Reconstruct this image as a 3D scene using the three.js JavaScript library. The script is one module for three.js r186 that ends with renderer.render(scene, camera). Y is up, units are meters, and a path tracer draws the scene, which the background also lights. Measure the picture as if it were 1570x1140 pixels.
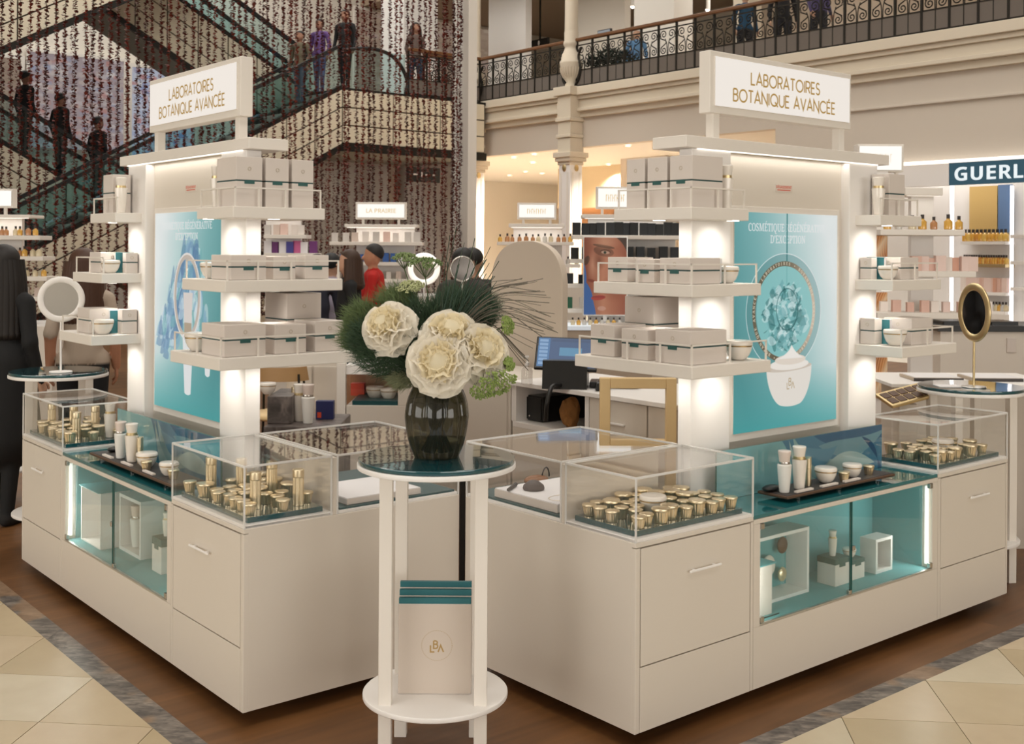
import * as THREE from 'three';
import { mergeGeometries, mergeVertices, toCreasedNormals } from 'three/addons/utils/BufferGeometryUtils.js';
import { RoundedBoxGeometry } from 'three/addons/geometries/RoundedBoxGeometry.js';
import { MarchingCubes } from 'three/addons/objects/MarchingCubes.js';
import { RectAreaLightUniformsLib } from 'three/addons/lights/RectAreaLightUniformsLib.js';
RectAreaLightUniformsLib.init();

const scene = new THREE.Scene();
// ---------------------------------------------------------------- camera
const FOC = 1754.5;
const camera = new THREE.PerspectiveCamera(2 * Math.atan(570 / FOC) * 180 / Math.PI, 1570 / 1140, 0.05, 90);
camera.position.set(0, 1.7, 0);
camera.rotation.z = 0.006;
camera.setViewOffset(1570, 1140, 0, 188.7, 1570, 1140);
scene.add(camera);
const renderer = new THREE.WebGLRenderer({ antialias: true });
renderer.toneMapping = THREE.LinearToneMapping;
renderer.toneMappingExposure = 0.68;
renderer.shadowMap.enabled = true;
scene.background = new THREE.Color(0x000000);

camera.focus = 4.6; camera.userData.fStop = 8;
// ---------------------------------------------------------------- frames: the building's grid and the two counters
class Frame {
  constructor(x, z, a, left) { this.x = x; this.z = z; this.left = left; this.rot = left ? a : Math.PI / 2 - a; this.c = Math.cos(this.rot); this.s = Math.sin(this.rot); }
  m(u, v) { return this.left ? [v, -u] : [u, -v]; }                       // (along, across) to the frame's own x, z
  w(u, v) { const [x, z] = this.m(u, v); return [this.x + x * this.c + z * this.s, this.z - x * this.s + z * this.c]; }
}
const FL = new Frame(-0.9405, -4.040, 0.6885, true);     // left counter: u back-left along its face, v back-right into it
const FR = new Frame(0.4249, -3.8795, 0.8773, false);    // right counter: u back-right along its face, v back-left into it
const FB = new Frame(0, 0, 0.6885, true);                // the hall: u back-left, v back-right
const FW = new Frame(0, 0, Math.PI / 2, false);          // plain world: u = x, v = -z

// ---------------------------------------------------------------- large lights of the hall
const lights = [];
function areaLight(fr, u, v, y, w, d, intensity, color = 0xfffdf9) {    // ceiling panel shining down, with its glowing face
  const [x, z] = fr.w(u, v);
  const l = new THREE.RectAreaLight(color, intensity, w, d);
  l.position.set(x, y, z); l.rotation.order = 'YXZ'; l.rotation.y = fr.rot; l.rotation.x = -Math.PI / 2; scene.add(l); lights.push(l);
  return l;
}
const HALL = 11.4;
const hallPanels = [[3, 1, 5, 5, 5], [9, 8, 5, 5, 5.5], [-4, 3, 4, 4, 5], [2, -6, 4, 4, 5], [17.7, 6.5, 7, 3, 9], [5, 12.5, 4, 4, 4.2], [25, 9, 10, 3, 6], [17.7, 12.6, 4, 3, 10]];  // panels by and behind the escalators are added to brighten that zone
for (const [u, v, w, d, k] of hallPanels) areaLight(FB, u, v, HALL - 0.06, w, d, k);
// light panels added on the two unseen walls, filling the upright faces
const sideFillPanels = [[-11.8, 0.5, 14, 'u', 4.6], [4, -11.8, 15, 'v', 4.2]];
for (const [u, v, w, ax, k] of sideFillPanels) { const [x, z] = FB.w(u, v), [tx, tz] = ax === 'u' ? FB.w(u + 1, v) : FB.w(u, v + 1); const l = new THREE.RectAreaLight(0xfffdf9, k, w, 3.4); l.position.set(x, 2.2, z); l.lookAt(tx, 2.2, tz); scene.add(l); }
// ---------------------------------------------------------------- small helpers
let seed = 7;
const rnd = () => { seed = (seed + 0x6d2b79f5) | 0; let t = Math.imul(seed ^ (seed >>> 15), 1 | seed); t = (t + Math.imul(t ^ (t >>> 7), 61 | t)) ^ t; return ((t ^ (t >>> 14)) >>> 0) / 4294967296; };
const rr = (a, b) => a + (b - a) * rnd();
const taken = {};
const numbered = (n) => { const k = taken[n] = (taken[n] ?? -1) + 1; return k ? `${n}_${String(k).padStart(3, '0')}` : n; };
const sh = (o) => { o.traverse((m) => { if (m.isMesh) { m.castShadow = true; m.receiveShadow = true; } }); return o; };
function tag(o, label, category, group) { o.userData.label = label; o.userData.category = category; if (group) o.userData.group = group; return o; }
function mesh(name, geo, mat, parent, x = 0, y = 0, z = 0, ry = 0) {
  const m = new THREE.Mesh(geo, mat); m.name = parent && parent !== scene ? name : numbered(name); m.position.set(x, y, z); m.rotation.y = ry;
  m.castShadow = m.receiveShadow = true; (parent || scene).add(m); return m;
}
const gcache = {};
function rbox(w, h, d, r = 0.003) {
  w = Math.abs(w); h = Math.abs(h); d = Math.abs(d);
  const k = [w, h, d, r].map((q) => q.toFixed(4)).join();
  if (!gcache[k]) { const rad = Math.min(r, w * 0.45, h * 0.45, d * 0.45); gcache[k] = rad < 0.0006 ? new THREE.BoxGeometry(w, h, d) : new RoundedBoxGeometry(w, h, d, 1, rad); }
  return gcache[k];
}
const moved = (g, x, y, z) => g.clone().translate(x, y, z);
const merge = (list) => mergeGeometries(list.map((g) => { const q = g.index ? g.toNonIndexed() : g.clone(); for (const n of Object.keys(q.attributes)) if (!['position', 'normal', 'uv'].includes(n)) q.deleteAttribute(n); return q; }));
const lathe = (pts, seg = 24) => new THREE.LatheGeometry(pts.map(([r, y]) => new THREE.Vector2(r, y)), seg);
const tube = (pts, r, seg = 24, rad = 6) => new THREE.TubeGeometry(new THREE.CatmullRomCurve3(pts.map((p) => new THREE.Vector3(...p))), seg, r, rad);
// a thing: a Group at its base in a frame; box() takes the frame's own absolute (u, v, y)
class Thing {
  constructor(fr, u, v, y, name, label, category, group) {
    this.fr = fr; this.u = u; this.v = v; this.y = y; const g = this.g = new THREE.Group(); g.name = numbered(name);
    const [x, z] = fr.w(u, v); g.position.set(x, y, z); g.rotation.y = fr.rot; tag(g, label, category, group); scene.add(g);
  }
  at(u, v) { return this.fr.m(u - this.u, v - this.v); }
  box(name, u0, u1, v0, v1, y0, y1, mat, r = 0.003, parent = null) {
    const [w, d] = this.fr.left ? [v1 - v0, u1 - u0] : [u1 - u0, v1 - v0];
    const [x, z] = this.at((u0 + u1) / 2, (v0 + v1) / 2); const P = parent || this.g;
    const m = mesh(name, rbox(w, y1 - y0, d, r), mat, P, x, (y0 + y1) / 2 - this.y, z);
    if (parent) { m.position.sub(parent.position); }
    return m;
  }
  geo(u0, u1, v0, v1, y0, y1, r = 0) { const [w, d] = this.fr.left ? [v1 - v0, u1 - u0] : [u1 - u0, v1 - v0]; const [x, z] = this.at((u0 + u1) / 2, (v0 + v1) / 2); return moved(rbox(w, y1 - y0, d, r), x, (y0 + y1) / 2 - this.y, z); }
  put(name, geo, mat, u, v, y, ry = 0, parent = null) { const [x, z] = this.at(u, v); const m = mesh(name, geo, mat, parent || this.g, x, y - this.y, z, ry); if (parent) m.position.sub(parent.position); return m; }
}
function struct(fr, name, u0, u1, v0, v1, y0, y1, mat, r = 0) {
  const [w, d] = fr.left ? [v1 - v0, u1 - u0] : [u1 - u0, v1 - v0]; const [x, z] = fr.w((u0 + u1) / 2, (v0 + v1) / 2);
  const m = mesh(name, rbox(w, y1 - y0, d, r), mat, scene, x, (y0 + y1) / 2, z, fr.rot); m.userData.kind = 'structure'; return m;
}
function place(o, fr, u, v, y, turn = 0) { const [x, z] = fr.w(u, v); o.position.set(x, y, z); o.rotation.y = fr.rot + turn; return o; }
function dup(o, label, group) { const c = o.clone(); c.name = numbered(o.name.replace(/_\d{3}$/, '')); c.userData = { ...o.userData, label }; if (group) c.userData.group = group; scene.add(c); return c; }
// turns a picture position and a distance into a place in the hall, for things far behind
function at(px, py, Z) { const x = (px - 785) / FOC, y = (py - 381.3) / FOC, c = Math.cos(0.006), s = Math.sin(0.006); return new THREE.Vector3((x * c + y * s) * Z, 1.7 - (-x * s + y * c) * Z, -Z); }

// ---------------------------------------------------------------- computed textures
const N2 = (() => { const g = []; for (let i = 0; i < 65536; i++) g.push(rnd()); return (x, y, per) => { const xi = Math.floor(x), yi = Math.floor(y), fx = x - xi, fy = y - yi, s = (t) => t * t * (3 - 2 * t), h = (a, b) => g[(((a % per) + per) % per) * 256 + (((b % per) + per) % per)]; const u = s(fx), v = s(fy); return (h(xi, yi) * (1 - u) + h(xi + 1, yi) * u) * (1 - v) + (h(xi, yi + 1) * (1 - u) + h(xi + 1, yi + 1) * u) * v; }; })();
function tex(size, fn, srgb = true, rx = 1, ry = 1) {
  const d = new Uint8Array(size * size * 4);
  for (let j = 0; j < size; j++) for (let i = 0; i < size; i++) { const c = fn(i / size, j / size), k = (j * size + i) * 4; d[k] = c[0]; d[k + 1] = c[1]; d[k + 2] = c[2]; d[k + 3] = 255; }
  const t = new THREE.DataTexture(d, size, size); t.wrapS = t.wrapT = THREE.RepeatWrapping; t.repeat.set(rx, ry); t.magFilter = THREE.LinearFilter; t.minFilter = THREE.LinearMipmapLinearFilter; t.generateMipmaps = true; if (srgb) t.colorSpace = THREE.SRGBColorSpace; t.needsUpdate = true; return t;
}
function canvasTex(w, h, draw) { const c = document.createElement('canvas'); c.width = w; c.height = h; draw(c.getContext('2d'), w, h); const t = new THREE.CanvasTexture(c); t.colorSpace = THREE.SRGBColorSpace; return t; }
const mix = (a, b, t) => a.map((q, i) => q + (b[i] - q) * t);
const fbm = (x, y, per) => N2(x, y, per) * 0.5 + N2(x * 2, y * 2, per * 2) * 0.3 + N2(x * 4, y * 4, per * 4) * 0.2;
const woodTex = tex(512, (x, y) => { const n = fbm(x * 3, y * 24, 24), k = fbm(x * 6 + 3, y * 6, 6), l = N2(x * 8, y * 120, 128); const t = Math.min(1, Math.max(0, n * 0.7 + k * 0.5 + l * 0.2 - 0.25)); return mix([84, 54, 28], [140, 96, 56], t); });
const marbleTex = tex(512, (x, y) => { const n = fbm(x * 8 + fbm(x * 4, y * 4, 4) * 3, y * 16, 16), f = fbm(x * 30 + n * 4, y * 60, 64), o = fbm(x * 5 + 9, y * 5 + 4, 5); let c = mix([62, 58, 58], [150, 140, 130], Math.min(1, Math.max(0, (n * 0.6 + f * 0.7 - 0.3) * 1.5))); if (o > 0.58) c = mix(c, [170, 128, 90], Math.min(0.55, (o - 0.58) * 5)); return c; });
const creamTex = tex(512, (x, y) => { const n = fbm(x * 4, y * 4, 4), m = fbm(x * 14 + 5, y * 14, 14); return mix([196, 181, 154], [216, 204, 180], n * 0.7 + m * 0.3); });
const gstoneTex = tex(256, (x, y) => { const n = fbm(x * 8 + fbm(x * 4, y * 4, 4) * 3, y * 8, 8); return mix([60, 54, 52], [150, 138, 132], Math.pow(n, 1.4)); });
const metreUV = (g, k = 1) => { const p = g.attributes.position, uv = new Float32Array(p.count * 2); g.computeVertexNormals?.(); const n = g.attributes.normal; for (let i = 0; i < p.count; i++) { const ax = Math.abs(n.getX(i)), ay = Math.abs(n.getY(i)), az = Math.abs(n.getZ(i)); const [a, b] = ay >= ax && ay >= az ? [p.getX(i), p.getZ(i)] : ax > az ? [p.getZ(i), p.getY(i)] : [p.getX(i), p.getY(i)]; uv[i * 2] = a * k; uv[i * 2 + 1] = b * k; } g.setAttribute('uv', new THREE.BufferAttribute(uv, 2)); return g; };

// ---------------------------------------------------------------- materials
const std = (color, roughness = 0.6, metalness = 0, o = {}) => new THREE.MeshStandardMaterial({ color, roughness, metalness, ...o });
const phy = (color, o = {}) => new THREE.MeshPhysicalMaterial({ color, ...o });
const M = {
  lacquer: phy(0xddd4c8, { roughness: 0.42, clearcoat: 0.15, clearcoatRoughness: 0.3 }),
  white: std(0xeae3da, 0.5), bright: std(0xf2eeea, 0.45), gap: std(0x6d6258, 0.8),
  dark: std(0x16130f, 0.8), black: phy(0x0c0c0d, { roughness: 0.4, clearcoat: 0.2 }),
  teal: phy(0x1f6d72, { roughness: 0.12, clearcoat: 1, clearcoatRoughness: 0.02 }), tealTop: phy(0x0f4a52, { roughness: 0.08, clearcoat: 1, clearcoatRoughness: 0.01, specularIntensity: 1 }),
  tealMatt: std(0x66aaae, 0.6), tealPaper: std(0x2e7078, 0.55), tealDark: std(0x14484c, 0.4), tealTag: std(0x2b5b58, 0.5), seam: std(0x2b4a4a, 0.6),
  card: std(0xdcd2ca, 0.6), cardLit: std(0xe6ded6, 0.55), print: std(0xb9a98f, 0.6),
  clear: phy(0xffffff, { roughness: 0.0, transmission: 1, thickness: 0, ior: 1.45 }), edge: phy(0xf3f1ee, { roughness: 0.35, transmission: 0.25, thickness: 0 }),
  glassEdge: phy(0x1f5c58, { roughness: 0.2 }), doorGlass: phy(0xfbffff, { roughness: 0.0, transmission: 1, thickness: 0, ior: 1.5 }),
  gold: std(0xf3e2c0, 0.3, 1), goldSoft: std(0xdcc698, 0.38, 1), brass: std(0xa98c5c, 0.35, 0.9), chrome: std(0xc4c0ba, 0.25, 1), alu: std(0xd8d6d2, 0.3, 0.9),
  ceramic: phy(0xeee6dc, { roughness: 0.25, clearcoat: 0.6, clearcoatRoughness: 0.1 }), rosy: phy(0xe2d2c8, { roughness: 0.3, clearcoat: 0.4 }), frosted: phy(0xe9e7e2, { roughness: 0.35, clearcoat: 0.3 }),
  mirror: std(0xe8e8e8, 0.03, 1), led: std(0xffffff, 0.5, 0, { emissive: 0xfff6ea, emissiveIntensity: 1.6 }), glow: std(0xffffff, 0.5, 0, { emissive: 0xfff3e2, emissiveIntensity: 1.0 }),
  wood: std(0xffffff, 0.42, 0, { map: woodTex }), marble: std(0xffffff, 0.35, 0, { map: marbleTex }), stone: std(0xffffff, 0.4, 0, { map: gstoneTex }),
  cream: [0xffffff, 0xf4ece0, 0xfaf2ea, 0xece4d6].map((c) => std(c, 0.38, 0, { map: creamTex })), grout: std(0x8f8672, 0.9),
  oak: std(0xe6c792, 0.5), oakDark: std(0x8a5a30, 0.5), orangeWood: std(0xa07450, 0.5), walnut: std(0x5d4433, 0.5), slate: std(0x3b3533, 0.55),
  plaster: std(0xe0d8cc, 0.8), plasterLight: std(0xe9e3da, 0.8), cornice: std(0xd8ccb8, 0.7), greige: std(0xcfc4b6, 0.75), taupe: std(0xb8a896, 0.8), brownCeil: std(0xa8937e, 0.85), tan: std(0xd6c4a4, 0.8),
  iron: std(0x2a2620, 0.5, 0.6), railWood: std(0x6b4422, 0.45), tile: std(0xd2c8b2, 0.5), joint: std(0x4a4136, 0.8), soffit: std(0x85857a, 0.6), steelDark: std(0x24231f, 0.4, 0.5), rubber: std(0x0e0d0c, 0.6),
  balustrade: phy(0xe6f3f4, { roughness: 0.02, transmission: 1, thickness: 0 }), smoky: phy(0x8a8078, { roughness: 0.25, transmission: 0.4, thickness: 0 }),
  navy: std(0x1c2358, 0.5), orange: std(0xd0482a, 0.5), paper: std(0xe9e6e6, 0.7), amber: std(0xb5895a, 0.6),
};
// ---------------------------------------------------------------- floor: wood field, marble border, diagonal cream tiles
const uvOf = (fr, X, Z) => { const dx = X - fr.x, dz = Z - fr.z, x = dx * fr.c - dz * fr.s, z = dx * fr.s + dz * fr.c; return fr.left ? [-z, x] : [x, -z]; };
function clip(poly, f) { const out = []; for (let i = 0; i < poly.length; i++) { const a = poly[i], b = poly[(i + 1) % poly.length], fa = f(...a), fb = f(...b); if (fa >= 0) out.push(a); if ((fa >= 0) !== (fb >= 0)) { const t = fa / (fa - fb); out.push([a[0] + (b[0] - a[0]) * t, a[1] + (b[1] - a[1]) * t]); } } return out; }
function polyGeo(poly, y0, y1) { const s = new THREE.Shape(poly.map(([x, z]) => new THREE.Vector2(x, -z))); const g = new THREE.ExtrudeGeometry(s, { depth: y1 - y0, bevelEnabled: false }); g.rotateX(-Math.PI / 2); g.translate(0, y0, 0); return metreUV(g); }
const vL = (x, z) => uvOf(FL, x, z)[1], vR = (x, z) => uvOf(FR, x, z)[1];
struct(FB, 'floor', -12, 28, -12, 25, -0.3, -0.012, M.grout);
const wide = [[-40, 12], [40, 12], [40, -45], [-40, -45]];
const hallQ = (poly) => { let q = poly; q = clip(q, (x, z) => uvOf(FB, x, z)[0] + 11.9); q = clip(q, (x, z) => 27.9 - uvOf(FB, x, z)[0]); q = clip(q, (x, z) => uvOf(FB, x, z)[1] + 11.9); return clip(q, (x, z) => 24.9 - uvOf(FB, x, z)[1]); };
const woodPoly = clip(clip(hallQ(wide), (x, z) => vL(x, z) + 0.147), (x, z) => vR(x, z) + 0.186);
{ const g = polyGeo(woodPoly, -0.012, 0); const uv = g.attributes.uv, p = g.attributes.position; for (let i = 0; i < uv.count; i++) { const [a, b] = uvOf(FR, p.getX(i), p.getZ(i)); uv.setXY(i, a * 0.45, b * 0.5); }
  const m = mesh('floor_wood', g, M.wood, scene); m.name = 'floor_wood'; m.userData.kind = 'structure'; }
{ const sl = clip(clip(clip(hallQ(wide), (x, z) => vL(x, z) + 0.243), (x, z) => -0.147 - vL(x, z)), (x, z) => vR(x, z) + 0.275);
  const m = mesh('trim_1', polyGeo(sl, -0.012, 0), M.marble, scene); m.userData.kind = 'structure';
  const sr = clip(clip(clip(hallQ(wide), (x, z) => vR(x, z) + 0.275), (x, z) => -0.186 - vR(x, z)), (x, z) => vL(x, z) + 0.147);
  const m2 = mesh('trim_2', polyGeo(sr, -0.012, 0), M.marble, scene); m2.userData.kind = 'structure'; }
const tiled = new THREE.Group(); tiled.name = 'floor_tiles'; tiled.userData.kind = 'structure'; scene.add(tiled);
for (const [fr, pitch, o1, o2, gapV, side] of [[FL, 0.426, 0.404, 0.316, 0.243, -1], [FR, 0.404, 0.764, 1.161, 0.275, 1]]) {
  for (let i = -14; i < 16; i++) for (let j = -14; j < 16; j++) {
    const e = 0.0015, c = [[e, e], [pitch - e, e], [pitch - e, pitch - e], [e, pitch - e]].map(([a, b]) => { const e1 = o1 + i * pitch + a, e2 = o2 + j * pitch + b, u = (e1 + e2) * Math.SQRT1_2, v = (e1 - e2) * Math.SQRT1_2; return fr.w(u, v); });
    let q = clip(c, (x, z) => -gapV - uvOf(fr, x, z)[1]); q = q.length > 2 ? clip(q, (x) => side * x) : q;
    if (q.length < 3) continue;
    const cx = q.reduce((s, p) => s + p[0], 0) / q.length, cz = q.reduce((s, p) => s + p[1], 0) / q.length; if (cz > -1.5 || cz < -7.5 || Math.abs(cx) > 4.2) continue;
    mesh('floor_tile', polyGeo(q, -0.012, 0), M.cream[(i * 7 + j * 3 + 40) % 4], tiled);
  }
}
// ---------------------------------------------------------------- shell of the hall
struct(FB, 'ceiling', -12, 28, -12, 25, HALL, HALL + 0.3, M.plasterLight);
struct(FB, 'wall_back', 27.7, 28, -12, 25, -0.3, HALL + 0.3, M.plaster); struct(FB, 'wall_front', -12.3, -12, -12, 25, -0.3, HALL + 0.3, M.plasterLight);
struct(FB, 'wall_left', -12, 28, -12.3, -12, -0.3, HALL + 0.3, M.plasterLight); struct(FB, 'wall_right', -12, 28, 25, 25.3, -0.3, HALL + 0.3, M.plaster);
hallPanels.forEach(([u, v, w, d], i) => { const t = new Thing(FB, u, v, HALL - 0.05, 'ceiling_light', ['square glowing ceiling panel above the counters', 'square glowing ceiling panel towards the gallery', 'square glowing ceiling panel left of the hall', 'square glowing ceiling panel behind the viewer', 'added unseen ceiling panel brightening the escalator fronts', 'square glowing ceiling panel by the gallery front', 'added long unseen ceiling panel brightening the wall behind the escalators', 'added unseen ceiling panel brightening the escalator landing'][i], 'ceiling light');
  t.box('diffuser', u - d / 2, u + d / 2, v - w / 2, v + w / 2, HALL - 0.05, HALL, M.glow, 0); t.g.children[0].castShadow = false;
  for (const [a, b, c, e] of [[u - d / 2 - 0.08, u - d / 2, v - w / 2, v + w / 2], [u + d / 2, u + d / 2 + 0.08, v - w / 2, v + w / 2], [u - d / 2, u + d / 2, v - w / 2 - 0.08, v - w / 2], [u - d / 2, u + d / 2, v + w / 2, v + w / 2 + 0.08]]) t.box('frame', a, b, c, e, HALL - 0.07, HALL, M.white, 0); });
const ray = (px, py) => at(px, py, 1).sub(new THREE.Vector3(0, 1.7, 0));
const onV = (px, py, v) => { const d = ray(px, py), [u1, v1] = uvOf(FB, d.x, d.z), t = v / v1; return { u: u1 * t, y: 1.7 + d.y * t }; };     // where a sight line meets a wall of the hall
const onU = (px, py, u) => { const d = ray(px, py), [u1, v1] = uvOf(FB, d.x, d.z), t = u / u1; return { v: v1 * t, y: 1.7 + d.y * t }; };
// gallery: slab with stepped cornice, beam, ceiling under it
const GP = 15.8;
struct(FB, 'gallery_slab', 1, 20.6, GP, 25, 4.36, 4.9, M.cornice); struct(FB, 'gallery_slab_back', 20.6, 27.7, 14.4, 25, 4.36, 4.9, M.cornice);
[[4.8, 4.97, -0.2], [4.72, 4.8, -0.14], [4.55, 4.72, -0.09], [4.48, 4.55, -0.14], [4.36, 4.48, -0.05]].forEach(([y0, y1, d], i) => { struct(FB, 'trim_' + (3 + i), 1, 20.6, GP + d, GP, y0, y1, M.cornice, 0.012); });
[[4.8, 4.97, -0.2], [4.55, 4.72, -0.09], [4.36, 4.48, -0.05]].forEach(([y0, y1, d], i) => { struct(FB, 'trim_' + (8 + i), 20.6 + d, 20.6, 14.4, 15.6, y0, y1, M.cornice, 0.012); });
struct(FB, 'wall_beam', 12.2, 20.6, GP + 0.03, GP + 0.25, 3.77, 4.36, M.greige); struct(FB, 'wall_shopfront', 1, 12.2, GP + 0.03, GP + 0.2, 2.96, 4.36, M.greige);
struct(FB, 'trim_11', 1, 12.2, GP - 0.02, GP + 0.03, 3.92, 3.96, M.greige, 0.01);
struct(FB, 'ceiling_under_gallery', 1, 27.7, GP + 0.25, 24.9, 3.78, 3.9, M.plasterLight);
struct(FB, 'floor_gallery_bounce', 1, 27.6, GP - 0.1, 24.9, 0, 0.004, std(0xe2d8c8, 0.4));  // pale floor added here to bounce light up to the gallery ceiling
// rooms behind the columns
struct(FB, 'wall_tan', 17.9, 22.2, 19.8, 20, 2.75, 3.78, M.tan); struct(FB, 'wall_niche', 12.2, 22.2, 21.4, 21.6, 0, 3.78, M.tan); struct(FB, 'wall_pier', 17.3, 18.7, 18.6, 19, 0, 3.78, M.greige); struct(FB, 'wall_pier_far', 14.2, 15.6, 18.6, 19, 0, 3.78, M.greige);
struct(FB, 'wall_timber', 18.7, 22.2, 20.1, 20.3, 0, 2.75, M.orangeWood);
struct(FB, 'wall_partition', 12.1, 12.25, GP + 0.2, 21.4, 0, 3.78, M.greige);
// upper floor behind the railing
struct(FB, 'ceiling_upper', 1, 27.7, 17.2, 24.9, 8.5, 8.65, M.brownCeil); struct(FB, 'wall_upper', 1, 19.2, 23.4, 23.6, 4.9, 8.5, M.taupe);
for (const [u0, u1, v0, v1, m, n] of [[16.9, 18.1, 18.4, 19, M.plasterLight, 'wall_upper_pier'], [19.4, 21.5, 19.4, 19.6, M.plaster, 'wall_upper_screen'], [14.7, 15.1, 18.2, 18.6, M.cornice, 'wall_upper_column'], [22, 23.5, 18.5, 18.7, M.bright, 'wall_upper_white']]) struct(FB, n, u0, u1, v0, v1, 4.9, 8.5, m);
struct(FB, 'wall_corner', 20.95, 27.7, 15.65, 15.78, 0, 4.36, M.plasterLight);
sideFillPanels.forEach(([u, v, w, ax], i) => { const t = new Thing(FB, u, v, 0.5, 'added_side_light', i ? 'long lit shopfront on the wall left of the viewer, added for fill' : 'long lit shopfront on the wall behind the viewer, added for fill', 'sidelight'); if (ax === 'u') { t.box('glow_panel', u - 0.12, u - 0.06, v - w / 2, v + w / 2, 0.5, 3.9, M.glow, 0); t.box('frame', u - 0.14, u - 0.02, v - w / 2, v + w / 2, 3.9, 4.05, M.white, 0); t.box('frame', u - 0.14, u - 0.02, v - w / 2, v + w / 2, 0, 0.5, M.white, 0); } else { t.box('glow_panel', u - w / 2, u + w / 2, v - 0.12, v - 0.06, 0.5, 3.9, M.glow, 0); t.box('frame', u - w / 2, u + w / 2, v - 0.14, v - 0.02, 3.9, 4.05, M.white, 0); t.box('frame', u - w / 2, u + w / 2, v - 0.14, v - 0.02, 0, 0.5, M.white, 0); } });  // glowing faces of the added side fill lights, out of view
// far shops behind the escalators
struct(FB, 'wall_escalator_end', 23.2, 27.7, 15.2, 15.4, 0, 4.36, M.greige);
// downlights under the gallery
let dl = 0;
for (const [px, py] of [[788, 240], [819, 235], [817, 248], [806, 262], [831, 265], [781, 268], [864, 230], [933, 251], [924, 258], [963, 222], [1010, 220]]) {
  const y = 3.78, d = ray(px, py), t = (y - 1.7) / d.y, p = new THREE.Vector3(d.x * t, y, d.z * t); const [u, v] = uvOf(FB, p.x, p.z); if (v < GP + 0.3 || v > 24) continue;
  const T = new Thing(FB, u, v, y - 0.02, 'downlight', "small round recessed downlight in the ceiling under the gallery", 'downlight', 'recessed downlights under the gallery');
  T.g.userData.label = 'small round recessed downlight in the ceiling under the gallery';
  mesh('lens', new THREE.CylinderGeometry(0.06, 0.06, 0.01, 16), std(0xffffff, 0.5, 0, { emissive: 0xfff0d8, emissiveIntensity: 6 }), T.g, 0, -0.002, 0); mesh('ring', new THREE.TorusGeometry(0.07, 0.012, 6, 20).rotateX(Math.PI / 2), M.white, T.g, 0, 0, 0);
  const s = new THREE.SpotLight(0xfff0dc, 70, 0, 1.1, 0.8, 2); s.position.set(p.x, y - 0.05, p.z); s.target.position.set(p.x, 0, p.z); s.castShadow = true; scene.add(s, s.target);
}
for (const [u, v, k] of [[10, 16.8, 7], [6, 16.8, 7]]) { areaLight(FB, u, v, 3.7, 0.7, 2.6, k); const t = new Thing(FB, u, v, 3.72, 'unseen_ceiling_panel', `added hidden light panel under the gallery ${u === 10 ? 'over the fragrance shop' : u === 6 ? 'at the right end of the fragrance shop' : u === 15 ? 'right of the near column' : 'between the two columns'}`, 'ceiling light'); t.box('diffuser', u - 1.3, u + 1.3, v - 0.35, v + 0.35, 3.73, 3.78, M.glow, 0); }  // hidden panels added to brighten the shop; the seen lamps are the downlights
for (const [u, v] of [[10, 19.5], [16, 20.5]]) { areaLight(FB, u, v, 8.42, 2, 2, 9); const t = new Thing(FB, u, v, 8.45, 'unseen_ceiling_panel', `square glowing panel on the upper floor ${u === 10 ? 'to the right' : 'behind the columns'}`, 'ceiling light'); t.box('diffuser', u - 1, u + 1, v - 1, v + 1, 8.46, 8.5, M.glow, 0); }
for (const [px, py] of [[970, 10], [977, 12], [1085, 15]]) { const q = at(px, py, 26.5); const T = new Thing(FW, q.x, -q.z, q.y, 'track_spotlight', 'small bright track spotlight on the upper floor ceiling', 'spotlight', 'track spotlights upstairs'); mesh('lens', new THREE.SphereGeometry(0.05, 12, 8), std(0xffffff, 0.5, 0, { emissive: 0xfff6e8, emissiveIntensity: 5 }), T.g); mesh('housing', new THREE.CylinderGeometry(0.05, 0.05, 8.5 - q.y, 10), M.white, T.g, 0, (8.5 - q.y) / 2, 0.06); }

// ---------------------------------------------------------------- iron railing of the gallery
const spiral = (cx, cy, r, turns, dir, a0, sw) => { const p = []; for (let i = 0; i <= 22; i++) { const t = i / 22, a = a0 + dir * t * turns * 2 * Math.PI, k = r * (1 - 0.82 * t); p.push([0, cy + k * Math.sin(a), sw * (cx + k * Math.cos(a))]); } return p; };
const scrollGeo = (() => { const L = []; for (const s of [-1, 1]) { L.push(tube(spiral(0.1, 0.74, 0.085, 1.4, 1, -0.6, s), 0.011, 30, 4)); L.push(tube(spiral(0.1, 0.45, 0.075, 1.4, -1, 0.8, s), 0.011, 30, 4)); L.push(tube([[0, 0.68, s * 0.18], [0, 0.6, s * 0.03], [0, 0.5, s * 0.17]], 0.011, 10, 4)); L.push(tube([[0, 0.36, s * 0.01], [0, 0.55, s * 0.02], [0, 0.66, s * 0.06]], 0.01, 10, 4)); } return merge(L); })();
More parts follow.
